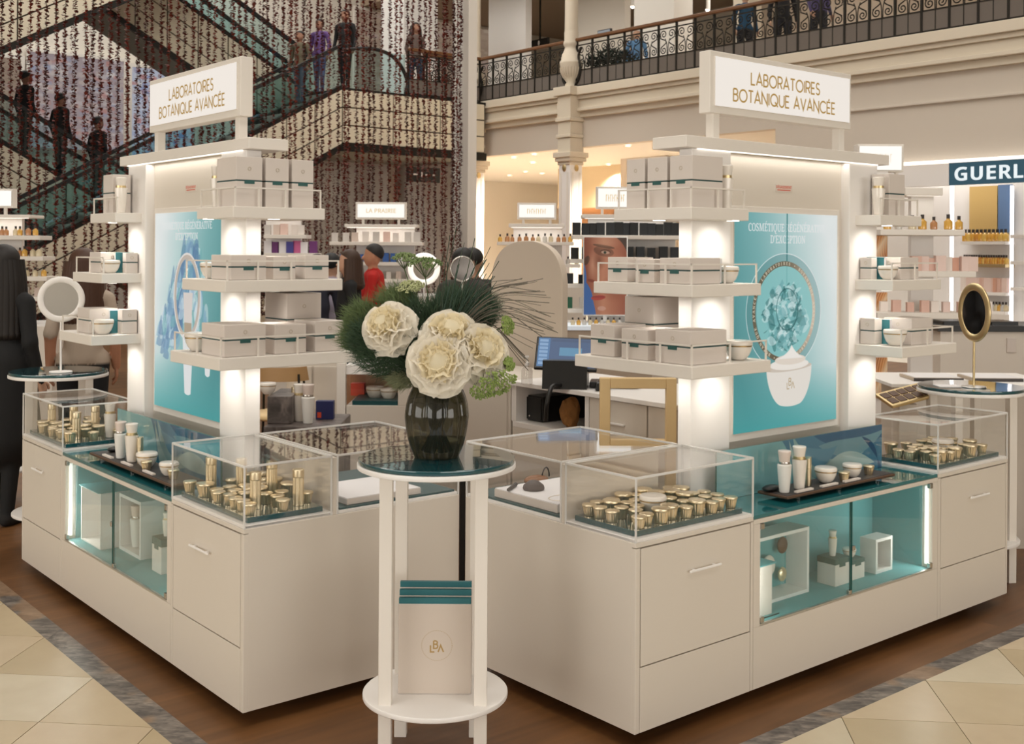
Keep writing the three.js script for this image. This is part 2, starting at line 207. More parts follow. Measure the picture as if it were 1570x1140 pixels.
function railing(fr, u0, u1, v, y, label, along = 'u') {
  const T = new Thing(fr, along === 'u' ? u0 : v, along === 'u' ? v : u0, y, 'gallery_railing', label, 'railing'); const len = u1 - u0, n = Math.round(len / 0.45), st = len / n;
  const bx = (nm, a, b, w, ya, yb, m, r) => along === 'u' ? T.box(nm, u0 + a, u0 + b, v - w / 2, v + w / 2, y + ya, y + yb, m, r) : T.box(nm, v - w / 2, v + w / 2, u0 + a, u0 + b, y + ya, y + yb, m, r);
  bx('handrail', 0, len, 0.11, 0.93, 1.0, M.railWood, 0.02); bx('upper_bar', 0, len, 0.03, 0.84, 0.86, M.iron, 0); bx('middle_bar', 0, len, 0.03, 0.34, 0.36, M.iron, 0); bx('bottom_bar', 0, len, 0.03, 0.02, 0.05, M.iron, 0); bx('lower_panel', 0, len, 0.012, 0.05, 0.34, M.smoky, 0);
  for (let i = 0; i <= n; i++) { bx('post', i * st - 0.018, i * st + 0.018, 0.036, 0, 0.93, M.iron, 0); if (i < n) { bx('baluster', (i + 0.5) * st - 0.008, (i + 0.5) * st + 0.008, 0.018, 0.02, 0.36, M.iron, 0); const m = along === 'u' ? T.put('scroll', scrollGeo, M.iron, u0 + (i + 0.5) * st, v, y, 0) : T.put('scroll', scrollGeo, M.iron, v, u0 + (i + 0.5) * st, y, Math.PI / 2); } }
  return T;
}
railing(FB, 2.2, 17.05, GP - 0.1, 4.96, 'long iron scrollwork railing with wooden handrail right of the near column'); railing(FB, 17.4, 20.25, GP - 0.1, 4.96, 'iron scrollwork railing between the two urn columns'); railing(FB, 14.35, 15.55, 20.5, 4.96, 'short iron scrollwork railing between pilaster and far urn column', 'v');
// columns with urns
function column(u, v, label) {
  const T = new Thing(FB, u, v, 0, 'urn_column', label, 'column');
  T.box('shaft', u - 0.17, u + 0.17, v - 0.17, v + 0.17, 0.3, 3.45, M.bright, 0.02); T.box('base', u - 0.23, u + 0.23, v - 0.23, v + 0.23, 0, 0.3, M.bright, 0.02);
  for (const s of [-1, 1]) for (let k = -1; k <= 1; k += 2) { T.box('flute', u + s * 0.172, u + s * 0.178, v + k * 0.1 - 0.025, v + k * 0.1 + 0.025, 0.4, 3.25, M.plasterLight, 0); T.box('flute', u + k * 0.1 - 0.025, u + k * 0.1 + 0.025, v + s * 0.172, v + s * 0.178, 0.4, 3.25, M.plasterLight, 0); }
  [[3.4, 0.19], [3.47, 0.23], [3.55, 0.26], [3.66, 0.19], [3.95, 0.22], [4.02, 0.19], [4.28, 0.23], [4.36, 0.2], [4.8, 0.26]].forEach(([y, r], i, a) => { const y1 = i < a.length - 1 ? a[i + 1][0] : 4.98; T.box('capital', u - r, u + r, v - r, v + r, y, y1, M.cornice, 0.015); });
  for (const [du, dv] of [[-0.178, 0], [0, -0.178]]) { const o = T.put('ornament', new THREE.SphereGeometry(0.06, 12, 8).scale(du ? 1 : 1, 1.2, 1), M.goldSoft, u + du, v + dv, 3.34); o.scale.set(du ? 1 : 0.3, 1, du ? 0.3 : 1); }
  T.put('urn', lathe([[0.0, 4.98], [0.1, 4.98], [0.13, 5.03], [0.09, 5.08], [0.15, 5.16], [0.21, 5.3], [0.225, 5.44], [0.235, 5.46], [0.235, 5.5], [0.21, 5.52], [0.19, 5.64], [0.14, 5.74], [0.13, 5.8], [0.16, 5.84], [0.16, 5.9], [0.14, 5.93], [0.145, 6.1], [0.13, 6.12]], 32), M.cornice, u, v, 0);
  const fl = []; for (let i = 0; i < 24; i++) { const a = i / 24 * 2 * Math.PI; fl.push(tube([[Math.cos(a) * 0.15, 5.17, Math.sin(a) * 0.15], [Math.cos(a) * 0.205, 5.27, Math.sin(a) * 0.205], [Math.cos(a) * 0.225, 5.38, Math.sin(a) * 0.225]], 0.012, 4, 5)); } T.put('urn_gadroon', merge(fl), M.cornice, u, v, 0);
  T.put('upper_shaft', new THREE.CylinderGeometry(0.125, 0.135, 2.5, 24), M.cornice, u, v, 7.3);
  for (const s of [-1, 1]) T.put('iron_bracket', tube([[s * 0.3, 5.75, 0], [s * 0.22, 5.6, 0], [s * 0.28, 5.35, 0], [s * 0.22, 5.12, 0], [s * 0.1, 5.0, 0]], 0.025, 16, 5), M.iron, u, v, 0, Math.PI / 2);
  return T;
}
column(17.2, GP - 0.12, 'cream column with fluted pier and urn on the gallery edge, nearer one'); column(20.42, GP - 0.12, 'cream column with fluted pier and urn at the gallery corner, farther one');
struct(FB, 'wall_pilaster', 15.3, 15.75, 11.62, 11.8, -0.01, HALL, M.plasterLight);
struct(FB, 'wall_upper_corner', 23, 24, 15.5, 16.5, 4.9, 8.5, M.bright);
// ---------------------------------------------------------------- escalators behind the bead curtain
const SL = 0.55;
function shear(g, k) { const p = g.attributes.position; for (let i = 0; i < p.count; i++) p.setY(i, p.getY(i) + k * p.getX(i)); g.computeVertexNormals(); return g; }
function escalator(qa, p0, p1, h0, s, label) {          // front face at u = qa, floor height h0 at v = p0, slope s
  const T = new Thing(FB, qa, p0, h0, 'escalator', label, 'escalator'), L = p1 - p0, W = 1.2;
  const bar = (nm, a, b, z0, z1, y0, y1, m, k = s) => { const g = shear(new THREE.BoxGeometry(b - a, y1 - y0, z1 - z0), k); return mesh(nm, g, m, T.g, (a + b) / 2, (y0 + y1) / 2 + s * (a + b) / 2, -(z0 + z1) / 2); };
  bar('truss', 0, L, 0.04, W - 0.04, -1.12, 0.0, M.joint); bar('soffit', 0, L, 0.0, W, -1.2, -1.12, M.soffit); bar('lower_edge', 0, L, -0.03, 0.04, -1.22, -1.1, M.steelDark);
  const n = Math.round(L / 0.62), w = L / n; const pg = shear(new THREE.BoxGeometry(w - 0.03, 0.34, 0.04), s);
  for (let i = 0; i < n; i++) for (let j = 0; j < 3; j++) { mesh('side_panel', pg, M.tile, T.g, (i + 0.5) * w, -0.91 + j * 0.37 + s * (i + 0.5) * w, -0.02); }
  bar('deck', 0, L, 0.0, 0.16, 0.0, 0.1, M.steelDark); bar('deck', 0, L, W - 0.16, W, 0.0, 0.1, M.steelDark);
  bar('skirt_light', 0, L, 0.17, 0.19, 0.03, 0.07, std(0xffffff, 0.5, 0, { emissive: 0xcfe6ff, emissiveIntensity: 2.2 }));
  for (const z of [0.08, W - 0.08]) { bar('glass_balustrade', 0, L, z - 0.006, z + 0.006, 0.1, 0.85, M.balustrade); bar('handrail', 0, L, z - 0.04, z + 0.04, 0.85, 0.93, M.rubber); }
  const ns = Math.round(L / 0.4); const sg = new THREE.BoxGeometry(L / ns, Math.abs(s) * L / ns, 0.84);
  for (let i = 0; i < ns; i++) mesh('step', sg, M.alu, T.g, (i + 0.5) * L / ns, s * (i + 0.5) * L / ns - 0.11, -W / 2);
  return T;
}
escalator(19.9, 2.6, 11.95, 4.88 - SL * 9.35, SL, 'escalator rising to the right with blue-lit glass side behind beads');
escalator(19.9, 2.6, 11.95, 4.88 - SL * 9.35 + 4.75, SL, 'upper escalator flank crossing the top left corner behind beads');
escalator(21.4, 3.2, 12.1, 4.88 + SL * 8.9, -SL, 'upper escalator descending towards the landing with grey underside');
escalator(21.4, 3.2, 12.1, 4.88 + SL * 8.9 - 4.8, -SL, 'lower escalator with people descending towards the right behind beads');
{ const T = new Thing(FB, 19.9, 11.95, 3.68, 'escalator_landing', 'tiled landing where the escalators meet the gallery', 'landing');
  T.box('slab', 19.94, 22.6, 11.95, 15.6, 3.76, 4.86, M.joint, 0); T.box('soffit', 19.9, 22.6, 11.95, 15.6, 3.66, 3.76, M.soffit, 0); T.box('lower_edge', 19.86, 19.94, 11.95, 15.6, 3.64, 3.8, M.steelDark, 0); T.box('floor_plate', 19.9, 22.6, 11.95, 15.6, 4.86, 4.92, M.steelDark, 0);
  for (let i = 0; i < 6; i++) for (let j = 0; j < 3; j++) T.box('side_panel', 19.88, 19.94, 11.97 + i * 0.6, 12.54 + i * 0.6, 3.82 + j * 0.36, 4.15 + j * 0.36, M.tile, 0);
  T.box('glass_balustrade', 19.97, 19.985, 12, 13.5, 4.92, 5.75, M.balustrade, 0); T.put('handrail', tube([[0, 2.0, -0.05], [0.8, 2.1, -0.05], [1.3, 1.95, -0.05], [1.6, 1.5, -0.05], [1.55, 1.25, -0.05]], 0.04, 24, 6), M.rubber, 19.9, 11.95, 3.68); }
railing(FB, 13.6, 15.5, 20.0, 4.92, 'iron railing closing the escalator landing behind the beads', 'v');
// glowing shop windows far behind the escalators, blurred by the beads
function blotch(w, h, cols) { return canvasTex(w, h, (c) => { c.fillStyle = cols[0]; c.fillRect(0, 0, w, h); for (let i = 0; i < 420; i++) { c.globalAlpha = rr(0.25, 0.7); c.fillStyle = cols[1 + Math.floor(rnd() * (cols.length - 1))]; c.fillRect(rnd() * w, rnd() * h, rr(3, 14), rr(2, 7)); } }); }
const litPanel = (cols, k = 0.9, w = 128, h = 128) => { const t = blotch(w, h, cols); return std(0x222222, 0.6, 0, { emissive: 0xffffff, emissiveMap: t, emissiveIntensity: k }); };
const blueWin = litPanel(['#d7dcee', '#7f93d6', '#d0807a', '#f4f4f6', '#b0c6ee', '#e8c0b8', '#e8e4e4', '#d9d4de'], 0.7), pinkWin = litPanel(['#b7a6a8', '#d08a80', '#efe6e2', '#a9aec8', '#d8c4b8', '#c9b9b4'], 0.75), warmWin = litPanel(['#b59b86', '#cdb49a', '#d9c6ae', '#a98f78', '#c7b0a8'], 0.6);
for (const [v0, v1, y0, y1, m, lab] of [[8.2, 10.4, 4.0, 6.2, pinkWin, 'reddish lit shop window glimpsed left of the left sign'], [10.6, 12.2, 3.6, 6.1, blueWin, 'blue and red lit shop window glimpsed behind the beads'], [15.6, 17.2, 0.3, 3.4, blueWin, 'bluish lit shop window at floor level behind the beads'], [12.8, 15, 0.3, 3, warmWin, 'warm lit shop window at floor level behind the beads'], [17, 22, 5.2, 8.4, warmWin, 'warm lit shop window on the upper floor behind beads'], [4.5, 8, 4.0, 6, warmWin, 'warm lit shop window at far left behind the beads']]) {
  const T = new Thing(FB, 27.6, (v0 + v1) / 2, y0, 'shop_window', lab, 'shop window'); T.box('display', 27.6, 27.66, v0, v1, y0, y1, m, 0); T.box('frame', 27.56, 27.66, v0 - 0.08, v0, y0, y1, M.white, 0); T.box('frame', 27.56, 27.66, v1, v1 + 0.08, y0, y1, M.white, 0); T.box('frame', 27.56, 27.66, v0 - 0.08, v1 + 0.08, y1, y1 + 0.08, M.white, 0);
}
// ---------------------------------------------------------------- hanging garlands
function strandGeo(y0, y1, per, size) {
  const P = [], Nn = []; const n = Math.round((y1 - y0) * per); let wob = rr(0, 6), wob2 = rr(0, 6);
  for (let i = 0; i < n; i++) {
    const y = y0 + (i + rnd()) / per, a = rnd() * 6.283, el = rr(-0.6, 0.9), l = size * rr(0.7, 1.5), ox = 0.012 * Math.sin(y * 3.1 + wob) + 0.006 * Math.sin(y * 11 + wob2);
    const d = [Math.cos(a) * Math.cos(el), Math.sin(el), Math.sin(a) * Math.cos(el)], s = [-Math.sin(a), 0.3, Math.cos(a)], b = [ox, y, 0], w = l * 0.42;
    const tip = b.map((q, k) => q + d[k] * l), m1 = b.map((q, k) => q + d[k] * l * 0.5 + s[k] * w), m2 = b.map((q, k) => q + d[k] * l * 0.5 - s[k] * w);
    P.push(...b, ...m1, ...tip, ...b, ...tip, ...m2);
  }
  const g = new THREE.BufferGeometry(); g.setAttribute('position', new THREE.Float32BufferAttribute(P, 3)); g.computeVertexNormals(); g.setAttribute('uv', new THREE.Float32BufferAttribute(new Float32Array(P.length / 3 * 2), 2)); return g;
}
const strands = [0, 1, 2, 3].map(() => strandGeo(0.7, 6.4, 160, 0.04)), strandMats = [0x621e13, 0x72281a, 0x581a10, 0x803222].map((c) => std(c, 0.7)), string = new THREE.CylinderGeometry(0.003, 0.003, HALL - 0.75, 4);
{ const T = new Thing(FB, 15.5, 7.5, 0, 'bead_curtain', 'curtain of dark red garland strands hanging in front of the escalators', 'bead curtain');
  let k = 0;
  for (let v = 3.3; v < 11.5; v += 0.118) { const s = T.put('garland_strand', strands[k % 4], strandMats[(k * 7 + (k >> 2)) % 4], 15.5 + rr(-0.05, 0.05), v + rr(-0.012, 0.012), 0, rnd() * 6); mesh('string', string, M.joint, s, 0, HALL / 2 + 0.37, 0); k++; }
  for (const dv of [11.42, 11.5, 11.56]) { const s = T.put('garland_strand', strands[k % 4], strandMats[k % 4], 15.45, dv, 0, rnd() * 6); mesh('string', string, M.joint, s, 0, HALL / 2 + 0.37, 0); k++; }
  const G = new THREE.InstancedMesh(strandGeo(0.5, 7.6, 60, 0.05), strandMats[1], 80), mm = new THREE.Matrix4(); G.name = 'bead_curtain_far'; G.userData = { label: 'dense dark bead strands hanging beyond the escalators', category: 'bead curtain', kind: 'stuff' };
  for (let i = 0; i < 80; i++) { const [x, z] = FB.w(24.5 + rr(-0.2, 0.2), 4 + i * 0.19 + rr(-0.03, 0.03)); mm.makeRotationY(rnd() * 6); mm.setPosition(x, 0, z); G.setMatrixAt(i, mm); } scene.add(G);
}
// ---------------------------------------------------------------- lettering in thin geometric capitals
const GL = { L: [0.5, [[0, 0, 0, 1, 0.5, 1]]], A: [0.78, [[0, 1, 0.39, 0, 0.78, 1], [0.12, 0.7, 0.66, 0.7]]], B: [0.58, 'B'], O: [0.98, 'O'], R: [0.58, 'R'], T: [0.62, [[0, 0, 0.62, 0], [0.31, 0, 0.31, 1]]], I: [0.05, [[0.02, 0, 0.02, 1]]], E: [0.5, [[0.5, 0, 0, 0, 0, 1, 0.5, 1], [0, 0.5, 0.45, 0.5]]], S: [0.55, 'S'], N: [0.74, [[0, 1, 0, 0, 0.74, 1, 0.74, 0]]], Q: [1.0, 'Q'], U: [0.68, 'U'], V: [0.74, [[0, 0, 0.37, 1, 0.74, 0]]], C: [0.85, 'C'], 'É': [0.5, [[0.5, 0, 0, 0, 0, 1, 0.5, 1], [0, 0.5, 0.45, 0.5], [0.2, -0.13, 0.36, -0.28]]], ' ': [0.3, []] };
function deco(c, text, cx, y, h, sp = 0.2) {
  const w = [...text].reduce((s, ch) => s + GL[ch][0] * h + sp * h, -sp * h); let x = cx - w / 2;
  for (const ch of text) { const [gw, st] = GL[ch]; c.beginPath();
    if (Array.isArray(st)) for (const s of st) { c.moveTo(x + s[0] * h, y + s[1] * h); for (let i = 2; i < s.length; i += 2) c.lineTo(x + s[i] * h, y + s[i + 1] * h); }
    else if (st === 'O' || st === 'Q') { c.ellipse(x + 0.49 * h, y + 0.5 * h, 0.49 * h, 0.5 * h, 0, 0, 6.3); if (st === 'Q') { c.moveTo(x + 0.6 * h, y + 0.65 * h); c.lineTo(x + h, y + 1.05 * h); } }
    else if (st === 'C') c.ellipse(x + 0.49 * h, y + 0.5 * h, 0.49 * h, 0.5 * h, 0, 0.75, 5.53);
    else if (st === 'B') { c.moveTo(x, y); c.lineTo(x + 0.3 * h, y); c.arc(x + 0.3 * h, y + 0.23 * h, 0.23 * h, -1.57, 1.57); c.lineTo(x, y + 0.46 * h); c.moveTo(x + 0.3 * h, y + 0.46 * h); c.arc(x + 0.31 * h, y + 0.73 * h, 0.27 * h, -1.57, 1.57); c.lineTo(x, y + h); c.lineTo(x, y); }
    else if (st === 'R') { c.moveTo(x, y + h); c.lineTo(x, y); c.lineTo(x + 0.3 * h, y); c.arc(x + 0.3 * h, y + 0.28 * h, 0.28 * h, -1.57, 1.57); c.lineTo(x, y + 0.56 * h); c.moveTo(x + 0.28 * h, y + 0.56 * h); c.lineTo(x + 0.56 * h, y + h); }
    else if (st === 'S') { c.ellipse(x + 0.27 * h, y + 0.25 * h, 0.22 * h, 0.25 * h, 0, -0.5, 1.57, true); c.ellipse(x + 0.27 * h, y + 0.75 * h, 0.26 * h, 0.25 * h, 0, -1.57, 2.7); }
    else if (st === 'U') { c.moveTo(x, y); c.lineTo(x, y + 0.66 * h); c.arc(x + 0.34 * h, y + 0.66 * h, 0.34 * h, 3.1416, 0, true); c.lineTo(x + 0.68 * h, y); }
    c.stroke(); x += gw * h + sp * h; }
}
const signTex = canvasTex(1024, 218, (c, w, h) => { c.fillStyle = '#fbf3ea'; c.fillRect(0, 0, w, h); c.strokeStyle = '#b08a4a'; c.lineWidth = 8; c.lineJoin = 'miter'; deco(c, 'LABORATOIRES', w / 2, 48, 54); deco(c, 'BOTANIQUE AVANCÉE', w / 2, 132, 54); });
const signMat = std(0x3a3835, 0.5, 0, { emissive: 0xffffff, emissiveMap: signTex, emissiveIntensity: 1.25 });
function monogram(c, x, y, s, col, lw) { c.strokeStyle = col; c.lineWidth = lw; c.beginPath(); c.moveTo(x - s, y - 0.2 * s); c.lineTo(x - s, y + s); c.lineTo(x - 0.3 * s, y + s); c.moveTo(x + 0.35 * s, y + s); c.lineTo(x + 0.8 * s, y - 0.2 * s); c.lineTo(x + 1.3 * s, y + s); c.moveTo(x - 0.45 * s, y - s); c.lineTo(x - 0.1 * s, y - s); c.arc(x - 0.1 * s, y - 0.7 * s, 0.3 * s, -1.57, 1.57); c.lineTo(x - 0.45 * s, y - 0.4 * s); c.moveTo(x - 0.1 * s, y - 0.4 * s); c.arc(x - 0.1 * s, y - 0.02 * s, 0.38 * s, -1.57, 1.57); c.lineTo(x - 0.45 * s, y + 0.36 * s); c.lineTo(x - 0.45 * s, y - s); c.stroke(); }
// ---------------------------------------------------------------- the two back-lit posters
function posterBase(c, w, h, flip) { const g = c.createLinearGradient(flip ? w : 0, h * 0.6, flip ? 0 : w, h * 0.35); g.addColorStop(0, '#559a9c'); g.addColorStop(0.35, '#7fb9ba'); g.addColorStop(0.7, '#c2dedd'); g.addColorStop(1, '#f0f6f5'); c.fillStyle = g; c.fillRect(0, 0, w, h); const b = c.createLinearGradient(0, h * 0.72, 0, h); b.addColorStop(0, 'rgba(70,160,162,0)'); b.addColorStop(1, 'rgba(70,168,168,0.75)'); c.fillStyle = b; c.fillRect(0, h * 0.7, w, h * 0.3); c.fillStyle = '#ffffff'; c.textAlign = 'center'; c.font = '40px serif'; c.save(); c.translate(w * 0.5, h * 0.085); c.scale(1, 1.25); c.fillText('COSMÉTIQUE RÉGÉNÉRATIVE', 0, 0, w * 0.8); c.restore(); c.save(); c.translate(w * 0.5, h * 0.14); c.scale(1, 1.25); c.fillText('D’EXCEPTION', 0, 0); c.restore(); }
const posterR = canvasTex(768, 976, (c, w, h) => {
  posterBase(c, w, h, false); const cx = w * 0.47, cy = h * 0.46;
  c.strokeStyle = 'rgba(40,120,122,0.8)'; c.lineWidth = 9; c.beginPath(); c.moveTo(w * 0.49, 0); c.lineTo(w * 0.49, h * 0.36); c.stroke();
  c.fillStyle = 'rgba(80,130,132,0.32)'; c.beginPath(); c.ellipse(cx, cy, w * 0.36, h * 0.272, 0, 0, 6.3); c.fill(); c.fillStyle = 'rgba(150,215,214,0.75)'; c.beginPath(); c.ellipse(cx + 10, cy, w * 0.28, h * 0.225, 0, 0, 6.3); c.fill();
  c.strokeStyle = 'rgba(255,255,255,0.75)'; c.lineWidth = 4; c.beginPath(); c.ellipse(cx, cy, w * 0.36, h * 0.272, 0, 0, 6.3); c.stroke();
  for (let i = 0; i < 120; i++) { const a = i / 120 * 6.283, d = Math.max(0, Math.cos(a)); c.strokeStyle = `rgb(${110 + 110 * d},${100 + 100 * d},${80 + 100 * d})`; c.lineWidth = 22; c.beginPath(); c.ellipse(cx, cy, w * 0.29, h * 0.225, 0, a, a + 0.06); c.stroke(); }
  c.fillStyle = '#e9dfc8'; c.font = 'bold 20px serif'; const tx = 'LABORATOIRES • BOTANIQUE AVANCÉE • '; const t2 = tx + tx; for (let i = 0; i < t2.length; i++) { const a = -2.4 + i / t2.length * 6.283; c.save(); c.translate(cx + Math.cos(a) * w * 0.29, cy + Math.sin(a) * h * 0.225); c.rotate(a + 1.57); c.fillText(t2[i], 0, 6); c.restore(); }
  for (let i = 0; i < 240; i++) { const a = rnd() * 6.283, r = Math.sqrt(rnd()), x = cx - 20 + Math.cos(a) * r * w * 0.2, y = cy + 20 + Math.sin(a) * r * h * 0.155, s = rr(24, 90), q = rnd(); c.fillStyle = q < 0.35 ? 'rgba(44,110,112,0.55)' : q < 0.7 ? 'rgba(214,238,238,0.6)' : 'rgba(120,184,186,0.6)'; c.beginPath(); c.moveTo(x, y); c.quadraticCurveTo(x + s * 0.5, y - s * rnd(), x + s * rr(0.4, 1), y + s * rr(-0.5, 0.5)); c.quadraticCurveTo(x + s * 0.2, y + s * rnd(), x, y); c.fill(); }
  c.strokeStyle = 'rgba(20,80,84,0.6)'; c.lineWidth = 5; c.beginPath(); c.ellipse(cx + 20, cy - 10, 80, 95, 0, 0, 6.3); c.stroke();
  const py = h * 0.73; c.fillStyle = '#f3ece2'; c.beginPath(); c.moveTo(w * 0.3, py); c.lineTo(w * 0.74, py - 12); c.bezierCurveTo(w * 0.74, py + h * 0.1, w * 0.66, py + h * 0.165, w * 0.62, py + h * 0.17); c.quadraticCurveTo(w * 0.53, py + h * 0.185, w * 0.44, py + h * 0.17); c.bezierCurveTo(w * 0.38, py + h * 0.16, w * 0.31, py + h * 0.09, w * 0.3, py); c.fill();
  c.fillStyle = '#d8ccbe'; c.beginPath(); c.ellipse(w * 0.52, py - 6, w * 0.22, h * 0.018, -0.03, 0, 6.3); c.fill();
  c.fillStyle = '#fbf4ea'; c.beginPath(); c.ellipse(w * 0.52, py - 20, w * 0.19, h * 0.026, 0, 0, 6.3); c.fill(); c.fillStyle = '#eee2d4'; c.beginPath(); c.ellipse(w * 0.53, py - 42, w * 0.15, h * 0.024, 0, 0, 6.3); c.fill(); c.fillStyle = '#fdf8f0'; c.beginPath(); c.moveTo(w * 0.4, py - 48); c.quadraticCurveTo(w * 0.52, py - 70, w * 0.54, py - 110); c.quadraticCurveTo(w * 0.58, py - 66, w * 0.66, py - 46); c.fill();
  monogram(c, w * 0.53, py + h * 0.07, 24, '#b9a27c', 4);
});
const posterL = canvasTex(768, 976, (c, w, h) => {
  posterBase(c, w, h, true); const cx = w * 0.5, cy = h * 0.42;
  for (let i = 0; i < 320; i++) { const t = rnd(), x = w * (0.52 - 0.42 * t + rr(-0.1, 0.16)), y = h * (0.26 + 0.42 * t + rr(-0.07, 0.07)), s = rr(40, 170), q = rnd(); c.fillStyle = q < 0.35 ? 'rgba(86,128,170,0.5)' : q < 0.6 ? 'rgba(226,240,246,0.55)' : q < 0.8 ? 'rgba(134,176,204,0.55)' : 'rgba(110,180,184,0.5)'; c.beginPath(); c.moveTo(x, y); c.quadraticCurveTo(x + s * 0.3, y - s, x + s * rr(0.2, 0.8), y - s * rr(0.2, 0.9)); c.quadraticCurveTo(x + s * 0.6, y + s * 0.2, x, y); c.fill(); }
  for (let i = 0; i < 40; i++) { const x = w * rr(0.55, 0.8), y = h * rr(0.3, 0.6), s = rr(20, 70); c.fillStyle = rnd() < 0.5 ? 'rgba(120,170,200,0.45)' : 'rgba(230,240,246,0.5)'; c.beginPath(); c.ellipse(x, y, s * 0.4, s, rr(-0.5, 0.5), 0, 6.3); c.fill(); }
  c.strokeStyle = '#c9bdb2'; c.lineWidth = 26; c.beginPath(); c.ellipse(cx + 10, cy, w * 0.18, h * 0.2, 0, 0, 6.3); c.stroke(); c.strokeStyle = '#efe9e4'; c.lineWidth = 10; c.beginPath(); c.ellipse(cx + 10, cy, w * 0.2, h * 0.213, 0, 0, 6.3); c.stroke();
  for (const [x, y0, y1, wd, cap] of [[w * 0.53, h * 0.4, h * 0.9, 100, 0.3], [w * 0.82, h * 0.55, h * 0.79, 70, 0.3]]) { c.fillStyle = '#eef0f0'; c.beginPath(); c.moveTo(x - wd * 0.62, y0 + (y1 - y0) * 0.42); c.lineTo(x + wd * 0.62, y0 + (y1 - y0) * 0.42); c.lineTo(x + wd * 0.36, y1); c.quadraticCurveTo(x, y1 + 16, x - wd * 0.36, y1); c.fill(); c.fillStyle = '#e4dcd6'; c.beginPath(); c.moveTo(x - wd * 0.55, y0); c.lineTo(x + wd * 0.55, y0); c.lineTo(x + wd * 0.42, y0 + (y1 - y0) * cap); c.lineTo(x - wd * 0.42, y0 + (y1 - y0) * cap); c.fill(); c.fillStyle = '#b8a690'; c.fillRect(x - wd * 0.42, y0 + (y1 - y0) * cap, wd * 0.84, (y1 - y0) * 0.1); }
});
const splashTex = canvasTex(768, 128, (c, w, h) => { c.fillStyle = '#7cb0b6'; c.fillRect(0, 0, w, h); const leaf = (col, x, y, a, b, d, e, x2, y2, t) => { c.fillStyle = col; c.beginPath(); c.moveTo(x * w, y * h); c.bezierCurveTo(a * w, b * h, d * w, e * h, x2 * w, y2 * h); c.bezierCurveTo((d + t) * w, (e + 0.5) * h, (a + t) * w, (b + 0.6) * h, x * w, y * h); c.fill(); };
  c.fillStyle = '#4a7a94'; c.beginPath(); c.moveTo(w * 0.36, 0); c.quadraticCurveTo(w * 0.44, h * 0.5, w * 0.42, h); c.lineTo(w, h); c.lineTo(w, 0); c.fill(); c.fillStyle = '#345f80'; c.beginPath(); c.moveTo(w * 0.55, 0); c.quadraticCurveTo(w * 0.7, h * 0.55, w, h * 0.3); c.lineTo(w, 0); c.fill();
  leaf('#86a8aa', 0.42, -0.1, 0.5, 0.5, 0.6, 0.7, 0.88, 0.55, -0.03); leaf('#9cb6b4', 0.4, 0.0, 0.46, 0.7, 0.52, 0.9, 0.64, 1.1, -0.02); leaf('#6a93a0', 0.58, 0.25, 0.7, 0.1, 0.85, 0.3, 1.02, 0.1, 0.02); leaf('#a3bcba', 0.62, 0.75, 0.72, 0.35, 0.82, 0.4, 0.95, 0.85, 0.0); leaf('#2c5274', 0.86, 0.2, 0.95, 0.3, 0.98, 0.6, 0.97, 1.1, 0.05); leaf('#5b8aa0', 0.46, 0.2, 0.55, 0.25, 0.62, 0.4, 0.7, 0.3, 0.0); });   // printed petals on plain teal glass
const labelTex = canvasTex(128, 48, (c, w, h) => { c.fillStyle = '#d8ccc0'; c.fillRect(0, 0, w, h); c.fillStyle = '#c8452e'; c.font = 'bold 26px sans-serif'; c.textAlign = 'center'; c.fillText('DÉGAGEMENT', w / 2, 26, 116); c.fillRect(14, 34, 100, 6); });
const plane = (mat) => mat;
// a printed face: a thin box whose front carries the print
function printed(T, name, u0, u1, vf, y0, y1, mat, back = null, depth = 0.006, parent = null) {
  const fr = T.fr, w = u1 - u0, h = y1 - y0; const [x, z] = T.at((u0 + u1) / 2, vf + depth / 2);
  const g = new THREE.PlaneGeometry(w, h); if (fr.left) { g.rotateY(-Math.PI / 2); g.translate(-depth / 2, 0, 0); } else g.translate(0, 0, depth / 2);
  const bg = fr.left ? new THREE.BoxGeometry(depth * 0.98, h, w) : new THREE.BoxGeometry(w, h, depth * 0.98);
  const b = mesh(name, bg, back || M.white, parent || T.g, x, (y0 + y1) / 2 - T.y, z); if (parent) b.position.sub(parent.position); mesh(name + '_print', g, mat, b); return b;
}
const emis = (t, k) => std(0x181818, 0.4, 0, { emissive: 0xffffff, emissiveMap: t, emissiveIntensity: k });
// ---------------------------------------------------------------- counters
const HB = 0.054, HT = 0.703, HC = 0.917, LEN = 2.566, M1 = 0.6325, M2 = 1.9326, D1 = 0.3676, D2 = 0.95;
function caseBox(fr, u0, u1, v0, v1, label, lip) {
  const T = new Thing(fr, (u0 + u1) / 2, (v0 + v1) / 2, HT, 'display_case', label, 'display case'), t = 0.006, e = 0.0035;
  T.box('pane', u0, u1, v0, v0 + t, HT, HC, M.clear, 0).userData.label = 'clear acrylic pane'; T.box('pane', u0, u1, v1 - t, v1, HT, HC, M.clear, 0); T.box('pane', u0, u0 + t, v0 + t, v1 - t, HT, HC, M.clear, 0); T.box('pane', u1 - t, u1, v0 + t, v1 - t, HT, HC, M.clear, 0); T.box('lid_pane', u0, u1, v0, v1, HC, HC + t, M.clear, 0);
  const L = []; for (const u of [u0, u1]) { L.push(T.geo(u - e, u + e, v0, v1, HC + t - e, HC + t + e)); for (const v of [v0, v1]) L.push(T.geo(u - e * 0.8, u + e * 0.8, v - e * 0.8, v + e * 0.8, HT, HC + t)); } for (const v of [v0, v1]) L.push(T.geo(u0, u1, v - e, v + e, HC + t - e, HC + t + e));
  mesh('polished_edge', merge(L), M.edge, T.g); return T;
}
